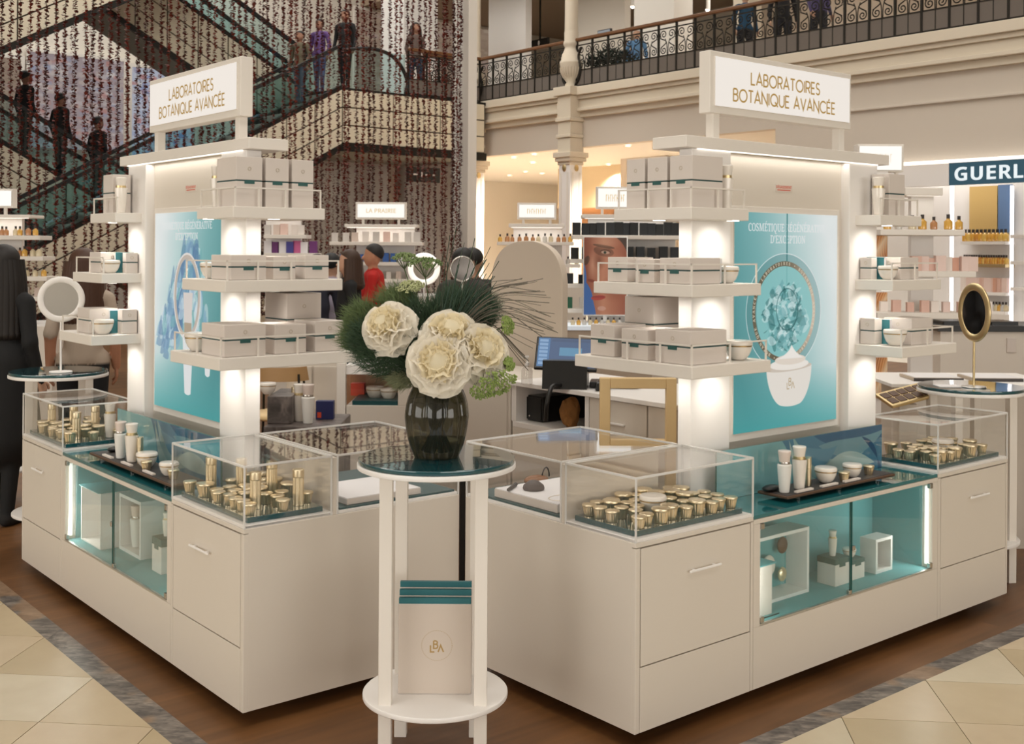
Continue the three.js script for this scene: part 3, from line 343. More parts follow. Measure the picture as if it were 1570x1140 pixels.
function counter(fr, side) {
  const cab = (u0, u1, d, nm, where) => {
    const T = new Thing(fr, (u0 + u1) / 2, d / 2, HB, 'drawer_cabinet', `${side} counter's ${where} white drawer cabinet`, 'cabinet');
    T.box('body', u0 + 0.001, u1 - 0.001, 0.018, d, HB, HT, M.lacquer, 0.003); T.box('top_rail', u0 + 0.001, u1 - 0.001, 0, 0.02, 0.686, HT, M.lacquer, 0.002); T.box('stile', u0 + 0.001, u0 + 0.024, 0, 0.02, HB, 0.684, M.lacquer, 0.002); T.box('stile', u1 - 0.016, u1 - 0.001, 0, 0.02, HB, 0.684, M.lacquer, 0.002);
    const dr = T.box('drawer', u0 + 0.028, u1 - 0.02, 0.0, 0.017, 0.279, 0.681, M.lacquer, 0.002); T.box('base_panel', u0 + 0.026, u1 - 0.018, 0, 0.018, HB, 0.275, M.lacquer, 0.002);
    const hu = (u0 + u1) / 2 + 0.03; const h = T.box('handle', hu - 0.085, hu + 0.085, -0.018, -0.01, 0.56, 0.569, M.bright, 0.003, dr); T.box('handle_stem', hu - 0.06, hu - 0.05, -0.012, 0.002, 0.561, 0.568, M.bright, 0, dr); T.box('handle_stem', hu + 0.05, hu + 0.06, -0.012, 0.002, 0.561, 0.568, M.bright, 0, dr);
    T.box('case_base', u0 + 0.004, u1 - 0.004, 0.004, Math.min(d, D1) - 0.004, HT - 0.001, HT + 0.012, M.bright, 0.003);
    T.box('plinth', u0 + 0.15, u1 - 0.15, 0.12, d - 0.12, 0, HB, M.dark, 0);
    if (u0 === 0) { T.box('inner_stop', 0.004, 0.5, D1 - 0.006, D1 + 0.012, HT, HC, M.lacquer, 0.002); T.box('case_base', 0.006, M1 - 0.006, D1 + 0.02, D2 - 0.006, HT - 0.001, HT + 0.012, M.bright, 0.003); T.box('teal_mat', 0.014, M1 - 0.014, D1 + 0.03, D2 - 0.016, HT + 0.012, HT + 0.02, M.tealDark, 0.001); }
    return T;
  };
  cab(0, M1, D2, '', 'near'); cab(M2, LEN, D1, '', 'far');
  // glass-fronted middle cabinet
  const u0 = M1, u1 = M2, T = new Thing(fr, (u0 + u1) / 2, D2 / 2, HB, 'display_cabinet', `${side} counter's glass-fronted cabinet with teal interior`, 'cabinet');
  T.box('base_panel', u0 + 0.001, u1 - 0.001, 0, D2 - 0.4, HB, 0.285, M.lacquer, 0.002); T.box('stile', u0 + 0.001, u0 + 0.04, 0, 0.31, 0.285, 0.672, M.lacquer, 0.002); T.box('stile', u1 - 0.045, u1 - 0.001, 0, 0.31, 0.285, 0.672, M.lacquer, 0.002); T.box('top_rail', u0 + 0.001, u1 - 0.001, 0, 0.31, 0.672, 0.69, M.lacquer, 0.002); T.box('rear_block', u0 + 0.001, u1 - 0.001, 0.315, D2 - 0.4, 0.285, HT - 0.002, M.lacquer, 0.002);
  T.box('cabinet_floor', u0 + 0.04, u1 - 0.045, 0.012, 0.31, 0.285, 0.293, M.tealMatt, 0); T.box('cabinet_back', u0 + 0.04, u1 - 0.045, 0.3, 0.312, 0.293, 0.672, M.tealMatt, 0); T.box('cabinet_side', u0 + 0.04, u0 + 0.046, 0.02, 0.3, 0.293, 0.672, M.tealMatt, 0); T.box('cabinet_side', u1 - 0.051, u1 - 0.045, 0.05, 0.3, 0.293, 0.672, M.tealMatt, 0); T.box('cabinet_ceiling', u0 + 0.04, u1 - 0.045, 0.02, 0.3, 0.666, 0.672, M.tealMatt, 0);
  T.box('bottom_track', u0 + 0.04, u1 - 0.045, 0.0, 0.012, 0.286, 0.293, M.alu, 0.001);
  const led = T.box('light_strip', u1 - 0.06, u1 - 0.05, 0.016, 0.03, 0.31, 0.655, M.led, 0.001);
  const mid = 1.27; for (const [a, b] of [[u0 + 0.042, mid - 0.002], [mid + 0.002, u1 - 0.047]]) { const d = T.box('glass_door', a, b, 0.003, 0.009, 0.294, 0.671, M.doorGlass, 0); T.box('polished_edge', b < 1.5 ? b - 0.003 : a, b < 1.5 ? b : a + 0.003, 0.002, 0.01, 0.294, 0.671, M.glassEdge, 0, d); const hu = b < 1.5 ? a : b - 0.02; for (const y of [0.296, 0.648]) T.box('hinge', hu, hu + 0.022, -0.002, 0.014, y, y + 0.022, M.chrome, 0.002, d); T.box('latch', b < 1.5 ? b - 0.02 : a, b < 1.5 ? b : a + 0.02, -0.002, 0.012, b < 1.5 ? 0.294 : 0.47, b < 1.5 ? 0.312 : 0.49, M.chrome, 0.002, d); }
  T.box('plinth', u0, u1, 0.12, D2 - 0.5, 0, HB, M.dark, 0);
  T.box('light_strip', u0 + 0.05, u0 + 0.06, 0.016, 0.03, 0.31, 0.655, M.led, 0.001);  // second strip added out of sight behind the near stile, brightening the interior
  for (const [la, lb] of [[u1 - 0.065, u1 - 1], [u0 + 0.065, u0 + 1]]) { const [x, z] = fr.w(la, 0.024); const l = new THREE.RectAreaLight(0xfffaf2, la > 1.2 ? 28 : 9, 0.03, 0.34); l.position.set(x, 0.48, z); const [tx, tz] = fr.w(lb, 0.2); l.lookAt(tx, 0.44, tz); scene.add(l); }
  { const t = new Thing(fr, (u0 + u1) / 2, 0.155, 0.69, 'glass_countertop', `teal glass top over the ${side} counter's middle`, 'countertop'); t.box('slab', u0 + 0.002, u1 - 0.002, 0.002, 0.308, 0.691, 0.706, M.teal, 0.002); }
  { const t = new Thing(fr, 1.29, 0.25, 0.706, 'glass_backsplash', `upright blue glass back panel on the ${side} counter`, 'panel'); printed(t, 'panel', 0.71, 1.87, 0.245, 0.707, 0.903, phy(0xffffff, { map: splashTex, roughness: 0.06, clearcoat: 1, clearcoatRoughness: 0.02 }), M.glassEdge, 0.008); }
  // tower
  const W = new Thing(fr, 1.29, 0.39, HT, 'display_tower', `tall white display tower standing on the ${side} counter`, 'display tower');
  W.box('back_panel', 0.86, 1.72, 0.36, 0.385, HT, 2.1036, M.lacquer, 0.002);
  for (const [a, b] of [[0.634, 0.872], [1.708, 1.93]]) W.box('pillar', a, b, 0.315, 0.385, HT, 2.1036, M.bright, 0.004);
  const can = W.box('canopy', 0.578, 2.0, 0.297, 0.478, 2.1036, 2.1509, M.white, 0.003); W.box('light_strip', 0.66, 1.92, 0.305, 0.313, 2.099, 2.1036, M.led, 0, can);
  { const [x, z] = fr.w(1.29, 0.333); const l = new THREE.RectAreaLight(0xfffaf2, 9, 1.2, 0.02); l.position.set(x, 2.097, z); l.rotation.order = 'YXZ'; l.rotation.y = fr.rot + (fr.left ? Math.PI / 2 : 0); l.rotation.x = -Math.PI / 2; scene.add(l); }
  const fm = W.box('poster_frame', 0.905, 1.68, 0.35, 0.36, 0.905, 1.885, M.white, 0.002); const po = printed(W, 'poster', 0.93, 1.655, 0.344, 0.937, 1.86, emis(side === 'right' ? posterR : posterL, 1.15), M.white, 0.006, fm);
  printed(W, 'red_label', 1.22, 1.34, 0.358, 1.955, 1.985, std(0xffffff, 0.7, 0, { map: labelTex }), M.white, 0.002);
  const shelfLabels = ['top', 'middle', 'bottom'], SY = [1.8636, 1.5702, 1.2737], QU = [0.483, 0.417, 0.364], QV = [0.185, 0.122, 0.073], EV = [0.6, 0.648, 0.7];
  for (let k = 0; k < 3; k++) for (const far of [0, 1]) {
    const a = far ? 1.755 : QU[k], b = far ? 2.58 - QU[k] : 0.825, v0 = QV[k], v1 = EV[k], y = SY[k]; const s = W.box('shelf', a, b, v0, v1, y - 0.047, y, M.white, 0.003); s.userData.label = `${shelfLabels[k]} ${far ? 'far' : 'near'} shelf`;
    const e = 0.003, h = 0.075, i = 0.014, L = [], rail = (p0, q0, p1, q1, ya, yb) => { const g = W.geo(Math.min(p0, p1) - e, Math.max(p0, p1) + e, Math.min(q0, q1) - e, Math.max(q0, q1) + e, ya, yb); L.push(g); };
    const ue = far ? b - i : a + i, uo = far ? a + i : b - i; rail(ue, v0 + i, uo, v0 + i, y + h - e, y + h + e); rail(ue, v0 + i, ue, v1 - i, y + h - e, y + h + e);
    for (const [p, q] of [[uo, v0 + i], [(ue + uo) / 2, v0 + i], [ue, v0 + i], [ue, v0 + i + (v1 - v0) * 0.25], [ue, (v0 + v1) / 2 + 0.03], [ue, v1 - i]]) rail(p, q, p, q, y, y + h);
    const g = merge(L); const r = mesh('guard_rail', g, M.white, s); r.position.sub(s.position);
    // little spot under the shelf, washing the pillar
    const su = far ? 1.83 : 0.745, sp = W.box('spot', su - 0.02, su + 0.02, 0.185, 0.215, y - 0.051, y - 0.046, M.led, 0, s); const [x, z] = fr.w(su, 0.2); const l = new THREE.SpotLight(0xfff8ee, 0.3, 0, 1.2, 1, 2); l.position.set(x, y - 0.056, z); const [tx, tz] = fr.w(su, 0.36); l.target.position.set(tx, y - 0.4, tz); l.castShadow = true; l.shadow.radius = 1; scene.add(l, l.target);
    if (!far) { W.box('spot', 0.5, 0.53, 0.36, 0.4, y - 0.051, y - 0.046, M.led, 0, s); const [x2, z2] = fr.w(0.515, 0.36), [tx2, tz2] = fr.w(0.66, 0.36); const l2 = new THREE.SpotLight(0xfff8ee, 0.2, 0, 1.2, 1, 2); l2.position.set(x2, y - 0.056, z2); l2.target.position.set(tx2, y - 0.4, tz2); l2.castShadow = true; scene.add(l2, l2.target); }
  }
  // lit sign
  const S = new Thing(fr, 1.29, 0.39, 2.1509, 'illuminated_sign', `lit white sign with gold brand lettering on the ${side} tower`, 'sign');
  S.box('housing', 0.797, 1.79, 0.366, 0.425, 2.262, 2.517, M.white, 0.003); printed(S, 'light_panel', 0.824, 1.772, 0.361, 2.292, 2.494, signMat, M.white, 0.005);
  for (const u of [0.855, 1.74]) S.box('post', u - 0.02, u + 0.02, 0.38, 0.42, 2.1509, 2.263, M.white, 0.002);
  // cases
  caseBox(fr, 0.004, M1 - 0.003, 0.003, D1 - 0.012, `clear acrylic case full of gold pots at the ${side} counter's near corner`); caseBox(fr, M2 + 0.003, LEN - 0.004, 0.003, D1 - 0.006, `clear acrylic case full of gold pots at the ${side} counter's far end`); caseBox(fr, 0.004, M1 - 0.003, D1 + 0.014, D2 - 0.004, `clear acrylic case holding books on the ${side} counter's inner side`);
}
counter(FL, 'left'); counter(FR, 'right');
// ---------------------------------------------------------------- products: one of each kind, then copies
const proto = (name, category) => { const g = new THREE.Group(); g.name = name; g.userData = { category }; return g; };
const kindOf = (p) => { const c = p.clone(); c.name = numbered(p.name); return c; };
function add(p, fr, u, v, y, label, group, turn = 0, s = 1) { const c = kindOf(p); c.userData = { label, category: p.userData.category }; if (group) c.userData.group = group; place(c, fr, u, v, y, turn); c.scale.setScalar(s); scene.add(c); return c; }
const ribbed = (r0, r1, h, n = 18) => { const g = new THREE.CylinderGeometry(r1, r0, h, n * 4, 1, false).toNonIndexed(); const p = g.attributes.position; for (let i = 0; i < p.count; i++) { const x = p.getX(i), z = p.getZ(i), a = Math.atan2(z, x), r = Math.hypot(x, z); if (r > 1e-4) { const k = 1 + 0.035 * Math.sin(a * n + 1.57); p.setX(i, x * k); p.setZ(i, z * k); } } g.computeVertexNormals(); return g.translate(0, h / 2, 0); };
const goldPot = proto('gold_pot', 'pot'); mesh('cup', ribbed(0.021, 0.029, 0.042), M.gold, goldPot); mesh('lid', lathe([[0, 0.042], [0.032, 0.042], [0.033, 0.045], [0.033, 0.05], [0.031, 0.053], [0, 0.054]], 24), M.gold, goldPot);
const goldCyl = proto('gold_canister', 'canister'); mesh('body', ribbed(0.02, 0.02, 0.105, 20), M.gold, goldCyl); mesh('cap', lathe([[0, 0.105], [0.021, 0.105], [0.0215, 0.108], [0.0215, 0.132], [0.02, 0.135], [0, 0.1355]], 24), M.gold, goldCyl);
const bowl = proto('cream_bowl_jar', 'jar'); mesh('bowl', lathe([[0, 0], [0.02, 0], [0.024, 0.002], [0.036, 0.016], [0.043, 0.032], [0.046, 0.046], [0.044, 0.047]], 32), M.ceramic, bowl); mesh('band', lathe([[0.0455, 0.0455], [0.0462, 0.046], [0.0462, 0.0495], [0.045, 0.05]], 32), M.brass, bowl); mesh('lid', lathe([[0.046, 0.05], [0.0482, 0.0505], [0.0482, 0.055], [0.0465, 0.063], [0.043, 0.066], [0.02, 0.0672], [0, 0.0675]], 32), M.ceramic, bowl);
const bottle = proto('lotion_bottle', 'bottle'); mesh('body', lathe([[0, 0], [0.018, 0], [0.02, 0.003], [0.0245, 0.05], [0.0285, 0.108], [0.0275, 0.112], [0.021, 0.114]], 28), M.frosted, bottle); mesh('collar', lathe([[0.021, 0.113], [0.0225, 0.114], [0.0225, 0.122], [0.021, 0.123]], 24), M.chrome, bottle); mesh('cap', lathe([[0.0205, 0.122], [0.0255, 0.158], [0.026, 0.164], [0.0245, 0.167], [0, 0.1675]], 28), M.rosy, bottle);
const jarTall = proto('serum_bottle', 'bottle'); mesh('body', lathe([[0, 0], [0.02, 0], [0.021, 0.003], [0.027, 0.07], [0.03, 0.118], [0.028, 0.121]], 28), M.ceramic, jarTall); mesh('collar', new THREE.CylinderGeometry(0.024, 0.024, 0.012, 24).translate(0, 0.126, 0), M.goldSoft, jarTall); mesh('cap', lathe([[0.021, 0.13], [0.0275, 0.168], [0.026, 0.173], [0, 0.1735]], 28), M.ceramic, jarTall);
const slimTube = proto('gold_tube', 'tube'); mesh('body', new THREE.CylinderGeometry(0.0105, 0.0105, 0.07, 18).translate(0, 0.035, 0), M.gold, slimTube); mesh('cap', new THREE.CylinderGeometry(0.0112, 0.0112, 0.042, 18).translate(0, 0.092, 0), M.gold, slimTube); mesh('groove', new THREE.CylinderGeometry(0.0098, 0.0098, 0.004, 18).translate(0, 0.071, 0), M.brass, slimTube);
const boxTex = canvasTex(64, 64, (c) => { c.fillStyle = '#dcd2ca'; c.fillRect(0, 0, 64, 64); monogram(c, 32, 34, 9, '#b39a74', 2); });
function giftBox(fr, u0, u1, v0, v1, y, h, label, { tab = true, end = 'near', mark = true } = {}) {
  const T = new Thing(fr, (u0 + u1) / 2, (v0 + v1) / 2, y, 'gift_box', label, 'box'), s = y + h * 0.52;
  T.box('base', u0, u1, v0, v1, y, s - 0.0025, M.card, 0.002); T.box('seam', u0 + 0.001, u1 - 0.001, v0 + 0.001, v1 - 0.001, s - 0.004, s + 0.004, M.seam, 0); const lid = T.box('lid', u0, u1, v0, v1, s + 0.0025, y + h, M.card, 0.002);
  const ue = end === 'near' ? u0 : u1, d = end === 'near' ? -1 : 1, vm = (v0 + v1) / 2, w = Math.min(0.022, (v1 - v0) * 0.22);
  if (tab) { T.box('tab', Math.min(ue, ue + d * 0.0025), Math.max(ue, ue + d * 0.0025), vm - w, vm + w, s - 0.013, s + 0.001, M.tealTag, 0); }
  if (mark) { const e = new THREE.TorusGeometry(0.007, 0.0008, 4, 18), m = T.put('emblem', e, M.print, ue + d * 0.0008, vm, (s + y + h) / 2, fr.left ? 0 : Math.PI / 2, lid); }
  return T;
}
function book(fr, u0, u1, v0, v1, y, h, mat, label, name = 'booklet') { const T = new Thing(fr, (u0 + u1) / 2, (v0 + v1) / 2, y, name, label, 'booklet'); T.box('cover', u0, u1, v0, v1, y, y + h, mat, 0.001); T.box('pages', u0 + 0.002, u1 - 0.002, v0 - 0.0006, v1 - 0.002, y + 0.003, y + h + 0.0006, M.paper, 0); return T; }
const SHY = [1.8636, 1.5702, 1.2737], SHN = ['top', 'middle', 'bottom'];
for (const [fr, sd] of [[FL, 'left'], [FR, 'right']]) {
  const on = (k, far) => `on the ${sd} tower's ${SHN[k]} ${far ? 'far' : 'near'} shelf`;
  // near shelves
  const rows = [[0.2, [[0.215, 0.33, 0.52, 0.7], [0.345, 0.45, 0.52, 0.61], [0.465, 0.565, 0.52, 0.64]]], [0.098, [[0.158, 0.31, 0.445, 0.62], [0.345, 0.445, 0.45, 0.59], [0.49, 0.6, 0.45, 0.6]]], [0.124, [[0.108, 0.285, 0.395, 0.6], [0.325, 0.465, 0.395, 0.58], [0.51, 0.645, 0.4, 0.58]]]];
  rows.forEach(([h, list], k) => list.forEach(([v0, v1, u0, u1], i) => giftBox(fr, u0, u1, v0, v1, SHY[k] + 0.001, h * (i === 1 && k ? 0.94 : 1), `white gift box, ${['outermost', 'middle', 'innermost'][i]} of three ${on(k, 0)}`)));
  giftBox(fr, 0.605, 0.8, 0.49, 0.655, SHY[2] + 0.001, 0.232, `tall white gift box behind the others ${on(2, 0)}`, { tab: false });
  book(fr, 0.607, 0.622, 0.13, 0.27, SHY[2] + 0.001, 0.118, M.tealPaper, `teal booklet standing beside the bowl jar ${on(2, 0)}`); book(fr, 0.624, 0.638, 0.165, 0.3, SHY[1] + 0.001, 0.096, M.tealPaper, `teal booklet standing beside the bowl jar ${on(1, 0)}`);
  add(bowl, fr, 0.715, 0.145, SHY[2] + 0.001, `white bowl jar ${on(2, 0)}`, null, 0, 1.15); add(bowl, fr, 0.71, 0.2, SHY[1] + 0.001, `white bowl jar ${on(1, 0)}`, null, 0, 1.0); add(jarTall, fr, 0.755, 0.245, SHY[0] + 0.001, `white serum bottle ${on(0, 0)}`);
  // far shelves
  giftBox(fr, 1.9, 2.07, 0.115, 0.255, SHY[2] + 0.001, 0.12, `white gift box, outer of two ${on(2, 1)}`); giftBox(fr, 1.79, 1.85, 0.235, 0.31, SHY[2] + 0.001, 0.118, `white gift box against the pillar ${on(2, 1)}`, { tab: false }); book(fr, 1.855, 1.875, 0.2, 0.31, SHY[2] + 0.001, 0.112, M.tealPaper, `teal booklet standing ${on(2, 1)}`); add(bowl, fr, 1.83, 0.155, SHY[2] + 0.001, `white bowl jar ${on(2, 1)}`, null, 0, 1.1);
  giftBox(fr, 1.88, 2.03, 0.16, 0.28, SHY[1] + 0.001, 0.1, `white gift box, outer of two ${on(1, 1)}`); giftBox(fr, 1.785, 1.83, 0.25, 0.31, SHY[1] + 0.001, 0.098, `white gift box against the pillar ${on(1, 1)}`, { tab: false }); book(fr, 1.838, 1.856, 0.22, 0.31, SHY[1] + 0.001, 0.1, M.tealPaper, `teal booklet standing ${on(1, 1)}`); add(bowl, fr, 1.825, 0.19, SHY[1] + 0.001, `white bowl jar ${on(1, 1)}`, null, 0, 0.95);
  giftBox(fr, 1.87, 2.0, 0.215, 0.305, SHY[0] + 0.001, 0.19, `tall white gift box ${on(0, 1)}`); add(jarTall, fr, 1.815, 0.235, SHY[0] + 0.001, `white serum bottle ${on(0, 1)}`);
  // gold pots in the corner cases
  for (const [ua, ub, where] of [[0.03, 0.6, 'near'], [M2 + 0.035, LEN - 0.035, 'far']]) {
    const T = new Thing(fr, (ua + ub) / 2, 0.185, HT + 0.012, 'glass_tray', `dark teal glass tray under the gold pots in the ${sd} counter's ${where} case`, 'tray'); T.box('slab', ua, ub, 0.028, 0.335, HT + 0.0125, HT + 0.032, M.tealTop, 0.002);
    const y = HT + 0.033, nu = 9, nv = 5, du = (ub - ua - 0.06) / (nu - 1), dv = 0.062; const free = (u, v, list, r) => list.every(([a, b, q]) => Math.hypot(a - u, b - v) > r + q); const used = [];
    if (sd === 'right') { add(bowl, fr, (ua + ub) / 2 + (where === 'near' ? -0.05 : 0.02), 0.17, y, `large white bowl jar among gold pots in the right counter's ${where} case`, null, 0, 1.05); used.push([(ua + ub) / 2 + (where === 'near' ? -0.05 : 0.02), 0.17, 0.05]); }
    else { [[0.12, 0.12], [0.28, 0.27], [0.4, 0.2], [0.07, 0.27], [0.5, 0.12]].forEach(([a, v], i) => { const u = ua + a; add(i === 3 && where === 'far' ? jarTall : goldCyl, fr, u, v, y, i === 3 && where === 'far' ? 'white serum bottle among gold pots in the left counter\'s far case' : `tall ribbed gold canister among the pots in the left counter's ${where} case`, i === 3 && where === 'far' ? null : `gold canisters in left ${where} case`, 0, 1); used.push([u, v, 0.025]); }); }
    for (let i = 0; i < nu; i++) for (let j = 0; j < nv; j++) { const s = rnd() < 0.35 ? 1.02 : 0.8, u = ua + 0.033 + i * du + rr(-0.012, 0.012) * (j % 2 ? 1 : 0.6), v = 0.06 + j * dv + rr(-0.008, 0.008) + (i % 2 ? 0.008 : -0.004), r = 0.0325 * s; if (u < ua + r || u > ub - r || !free(u, v, used, r * 0.9)) continue; used.push([u, v, r]); add(goldPot, fr, u, v, y, `small ribbed gold pot on the tray in the ${sd} counter's ${where} case`, `gold pots in ${sd} ${where} case`, rnd() * 6, s); }
  }
  // board with testers on the teal glass top
  const R = sd === 'right', b0 = R ? 0.9 : 0.75, b1 = R ? 1.66 : 1.69;
  { const T = new Thing(fr, (b0 + b1) / 2, 0.12, 0.706, 'tester_board', `dark slate board with brown edge on the ${sd} counter's teal glass`, 'board'); T.box('slab', b0, b1, 0.045, 0.195, 0.722, 0.734, M.walnut, 0.004); T.box('top_sheet', b0 + 0.006, b1 - 0.006, 0.051, 0.189, 0.734, 0.7355, M.slate, 0); for (const u of [b0 + 0.1, (b0 + b1) / 2, b1 - 0.1]) for (const v of [0.07, 0.17]) T.put('acrylic_foot', new THREE.CylinderGeometry(0.009, 0.009, 0.016, 14), M.clear, u, v, 0.714); }
  const ty = 0.736, tu = R ? [0.95, 1.055, 1.135, 1.25, 1.44, 1.335, 1.54] : [1.44, 1.32, 1.265, 1.17, 0.93, 1.1, 0.85];
  add(bottle, fr, tu[0], 0.1, ty, `clear-necked lotion bottle, first on the ${sd} tester board`); add(jarTall, fr, tu[1], 0.105, ty, `white serum bottle, second on the ${sd} tester board`); add(slimTube, fr, tu[2], 0.12, ty, `slim gold tube behind the bottles on the ${sd} tester board`); add(slimTube, fr, tu[2] + 0.025, 0.135, ty, `second slim gold tube on the ${sd} tester board`); add(bowl, fr, tu[3], 0.115, ty, `larger white bowl jar on the ${sd} tester board`, null, 0, 0.97); add(bowl, fr, tu[4], 0.115, ty, `smaller white bowl jar on the ${sd} tester board`, null, 0, 0.86); add(goldPot, fr, tu[5], 0.085, ty, `gold pot beside the larger bowl jar on the ${sd} tester board`, null, 0, 0.75); add(goldPot, fr, tu[6], 0.1, ty, `gold pot beside the smaller bowl jar on the ${sd} tester board`, null, 0, 0.75);
  [R ? 1.03 : 1.5, R ? 1.2 : 1.27, R ? 1.36 : 1.02].forEach((u, i) => { const T = new Thing(fr, u, 0.066, ty, 'label_bar', `small pale label bar, ${['first', 'second', 'third'][i]} along the ${sd} tester board`, 'label bar'); T.box('bar', u - 0.055, u + 0.055, 0.056, 0.072, ty, ty + 0.008, M.card, 0.001); });
  { const u = R ? 0.93 : 1.62, T = new Thing(fr, u, 0.15, ty, 'spatula_holder', `black stone block at the end of the ${sd} tester board`, 'holder'); T.put('block', new THREE.IcosahedronGeometry(0.03, 1).scale(1.6, 0.45, 0.9), M.black, u, 0.15, ty + 0.012); }
}
// ---------------------------------------------------------------- inside the glass-fronted cabinets
const CY = 0.2935;
function openBox(fr, u0, u1, v0, v1, y, h, t, label, back = M.tealMatt) { const T = new Thing(fr, (u0 + u1) / 2, (v0 + v1) / 2, y, 'open_presentation_box', label, 'box'); T.box('wall', u0, u1, v0, v1, y, y + t, M.bright, 0.001); T.box('wall', u0, u1, v0, v1, y + h - t, y + h, M.bright, 0.001); T.box('wall', u0, u0 + t, v0, v1, y + t, y + h - t, M.bright, 0.001); T.box('wall', u1 - t, u1, v0, v1, y + t, y + h - t, M.bright, 0.001); T.box('back', u0 + t, u1 - t, v1 - 0.004, v1, y + t, y + h - t, back, 0); return T; }
function setBox(fr, u0, u1, v0, v1, y, h, label) { const T = new Thing(fr, (u0 + u1) / 2, (v0 + v1) / 2, y, 'banded_box', label, 'box'); T.box('body', u0, u1, v0, v1, y, y + h * 0.78, M.cardLit, 0.002); T.box('lid', u0 - 0.001, u1 + 0.001, v0 - 0.001, v1 + 0.001, y + h * 0.78, y + h, M.tealTag, 0.002); const um = (u0 + u1) / 2; T.box('tab', um - 0.02, um + 0.02, v0 - 0.0025, v0, y + h * 0.68, y + h * 0.8, M.tealTag, 0); return T; }
openBox(FR, 0.8, 1.16, 0.13, 0.24, CY, 0.27, 0.014, 'large open white presentation box in the right cabinet'); { const T = new Thing(FR, 0.83, 0.07, CY, 'folded_card', 'pale card with teal flap before the large open box', 'card'); T.box('panel', 0.69, 0.81, 0.05, 0.06, CY, CY + 0.19, M.cardLit, 0.001); T.box('flap', 0.69, 0.84, 0.05, 0.128, CY + 0.19, CY + 0.195, M.tealMatt, 0.001); }
for (const [u, y, r, m, n, lab] of [[0.99, 0.12, 0.038, M.ceramic, 'cream_puck', 'white round cream disc in the right open box'], [1.08, 0.07, 0.026, M.gold, 'gold_puck', 'small gold disc in the right open box'], [1.08, 0.19, 0.03, M.walnut, 'stone_puck', 'brown round pebble in the right open box']]) { const T = new Thing(FR, u, 0.2, CY + 0.015, n, lab, 'disc'); T.put('disc', new THREE.SphereGeometry(r, 24, 16).scale(1, 1.15, 0.45), m, u, 0.205, CY + y); T.put('stand', new THREE.CylinderGeometry(0.004, 0.006, y - 0.015, 8), M.clear, u, 0.205, CY + 0.015 + (y - 0.015) / 2); }
setBox(FR, 1.3, 1.4, 0.1, 0.19, CY, 0.115, 'larger white box with teal lid in the right cabinet'); add(jarTall, FR, 1.345, 0.145, CY + 0.1155, 'white bottle standing on the larger teal-lidded box', null, 0, 0.62); setBox(FR, 1.43, 1.53, 0.11, 0.19, CY, 0.085, 'smaller white box with teal lid in the right cabinet'); add(bowl, FR, 1.475, 0.15, CY + 0.0855, 'white bowl jar on the smaller teal-lidded box', null, 0, 0.62); openBox(FR, 1.6, 1.73, 0.1, 0.18, CY, 0.15, 0.014, 'small open white box at the right cabinet\'s far side', M.slate);
{ const T = new Thing(FR, 0.76, 0.03, CY, 'key', 'thin dark rod lying on the right cabinet floor', 'rod'); T.box('rod', 0.69, 0.83, 0.03, 0.034, CY, CY + 0.004, M.tealDark, 0); }
openBox(FL, 1.58, 1.84, 0.06, 0.2, CY, 0.26, 0.006, 'open pale box with teal lid in the left cabinet', M.cardLit); { const T = new Thing(FL, 1.71, 0.13, CY + 0.2605, 'teal_lid', 'teal sheet lying on the open pale box', 'lid'); T.box('sheet', 1.58, 1.84, 0.05, 0.2, CY + 0.261, CY + 0.264, M.tealMatt, 0); }
openBox(FL, 1.3, 1.56, 0.14, 0.25, CY, 0.26, 0.016, 'white framed presentation box with two bottles in the left cabinet', M.slate); add(bottle, FL, 1.48, 0.195, CY + 0.017, 'taller bottle inside the left framed presentation box', null, 0, 1.15); add(jarTall, FL, 1.38, 0.195, CY + 0.017, 'shorter bottle inside the left framed presentation box', null, 0, 0.95);
setBox(FL, 1.02, 1.12, 0.12, 0.21, CY, 0.15, 'white box with teal lid in the left cabinet'); add(jarTall, FL, 1.07, 0.165, CY + 0.1505, 'white bottle on the teal-lidded box in the left cabinet', null, 0, 0.6);
// ---------------------------------------------------------------- inner cases: catalogue, brush, papers
{ const T = book(FL, 0.03, 0.33, 0.44, 0.78, HT + 0.021, 0.022, M.card, 'thick white catalogue lying in the left inner case', 'catalogue'); T.box('page', 0.032, 0.328, 0.442, 0.778, HT + 0.044, HT + 0.046, M.paper, 0); for (const [u, v] of [[0.08, 0.72], [0.12, 0.74], [0.2, 0.75], [0.1, 0.66]]) T.put('ink_blot', new THREE.CylinderGeometry(0.012, 0.014, 0.0006, 9), M.navy, u, v, HT + 0.0465); }
{ const T = book(FR, 0.03, 0.4, 0.43, 0.8, HT + 0.021, 0.03, M.card, 'thick white catalogue lying in the right inner case', 'catalogue'); T.box('page', 0.032, 0.398, 0.432, 0.798, HT + 0.052, HT + 0.054, M.paper, 0); T.put('printed_ring', new THREE.TorusGeometry(0.045, 0.0012, 4, 40).rotateX(Math.PI / 2).scale(1.3, 0.5, 1), M.goldSoft, 0.12, 0.5, HT + 0.0546); }
{ const T = new Thing(FR, 0.13, 0.68, HT + 0.0545, 'powder_brush', 'dark domed powder brush on the right catalogue', 'brush'); T.put('dome', lathe([[0, 0], [0.04, 0], [0.043, 0.006], [0.04, 0.018], [0.02, 0.034], [0, 0.038]], 28), std(0x5b524f, 0.7), 0.13, 0.68, HT + 0.0545); T.put('handle', new THREE.CylinderGeometry(0.006, 0.008, 0.11, 12).rotateZ(Math.PI / 2), M.slate, 0.07, 0.74, HT + 0.0625, 0.6); }
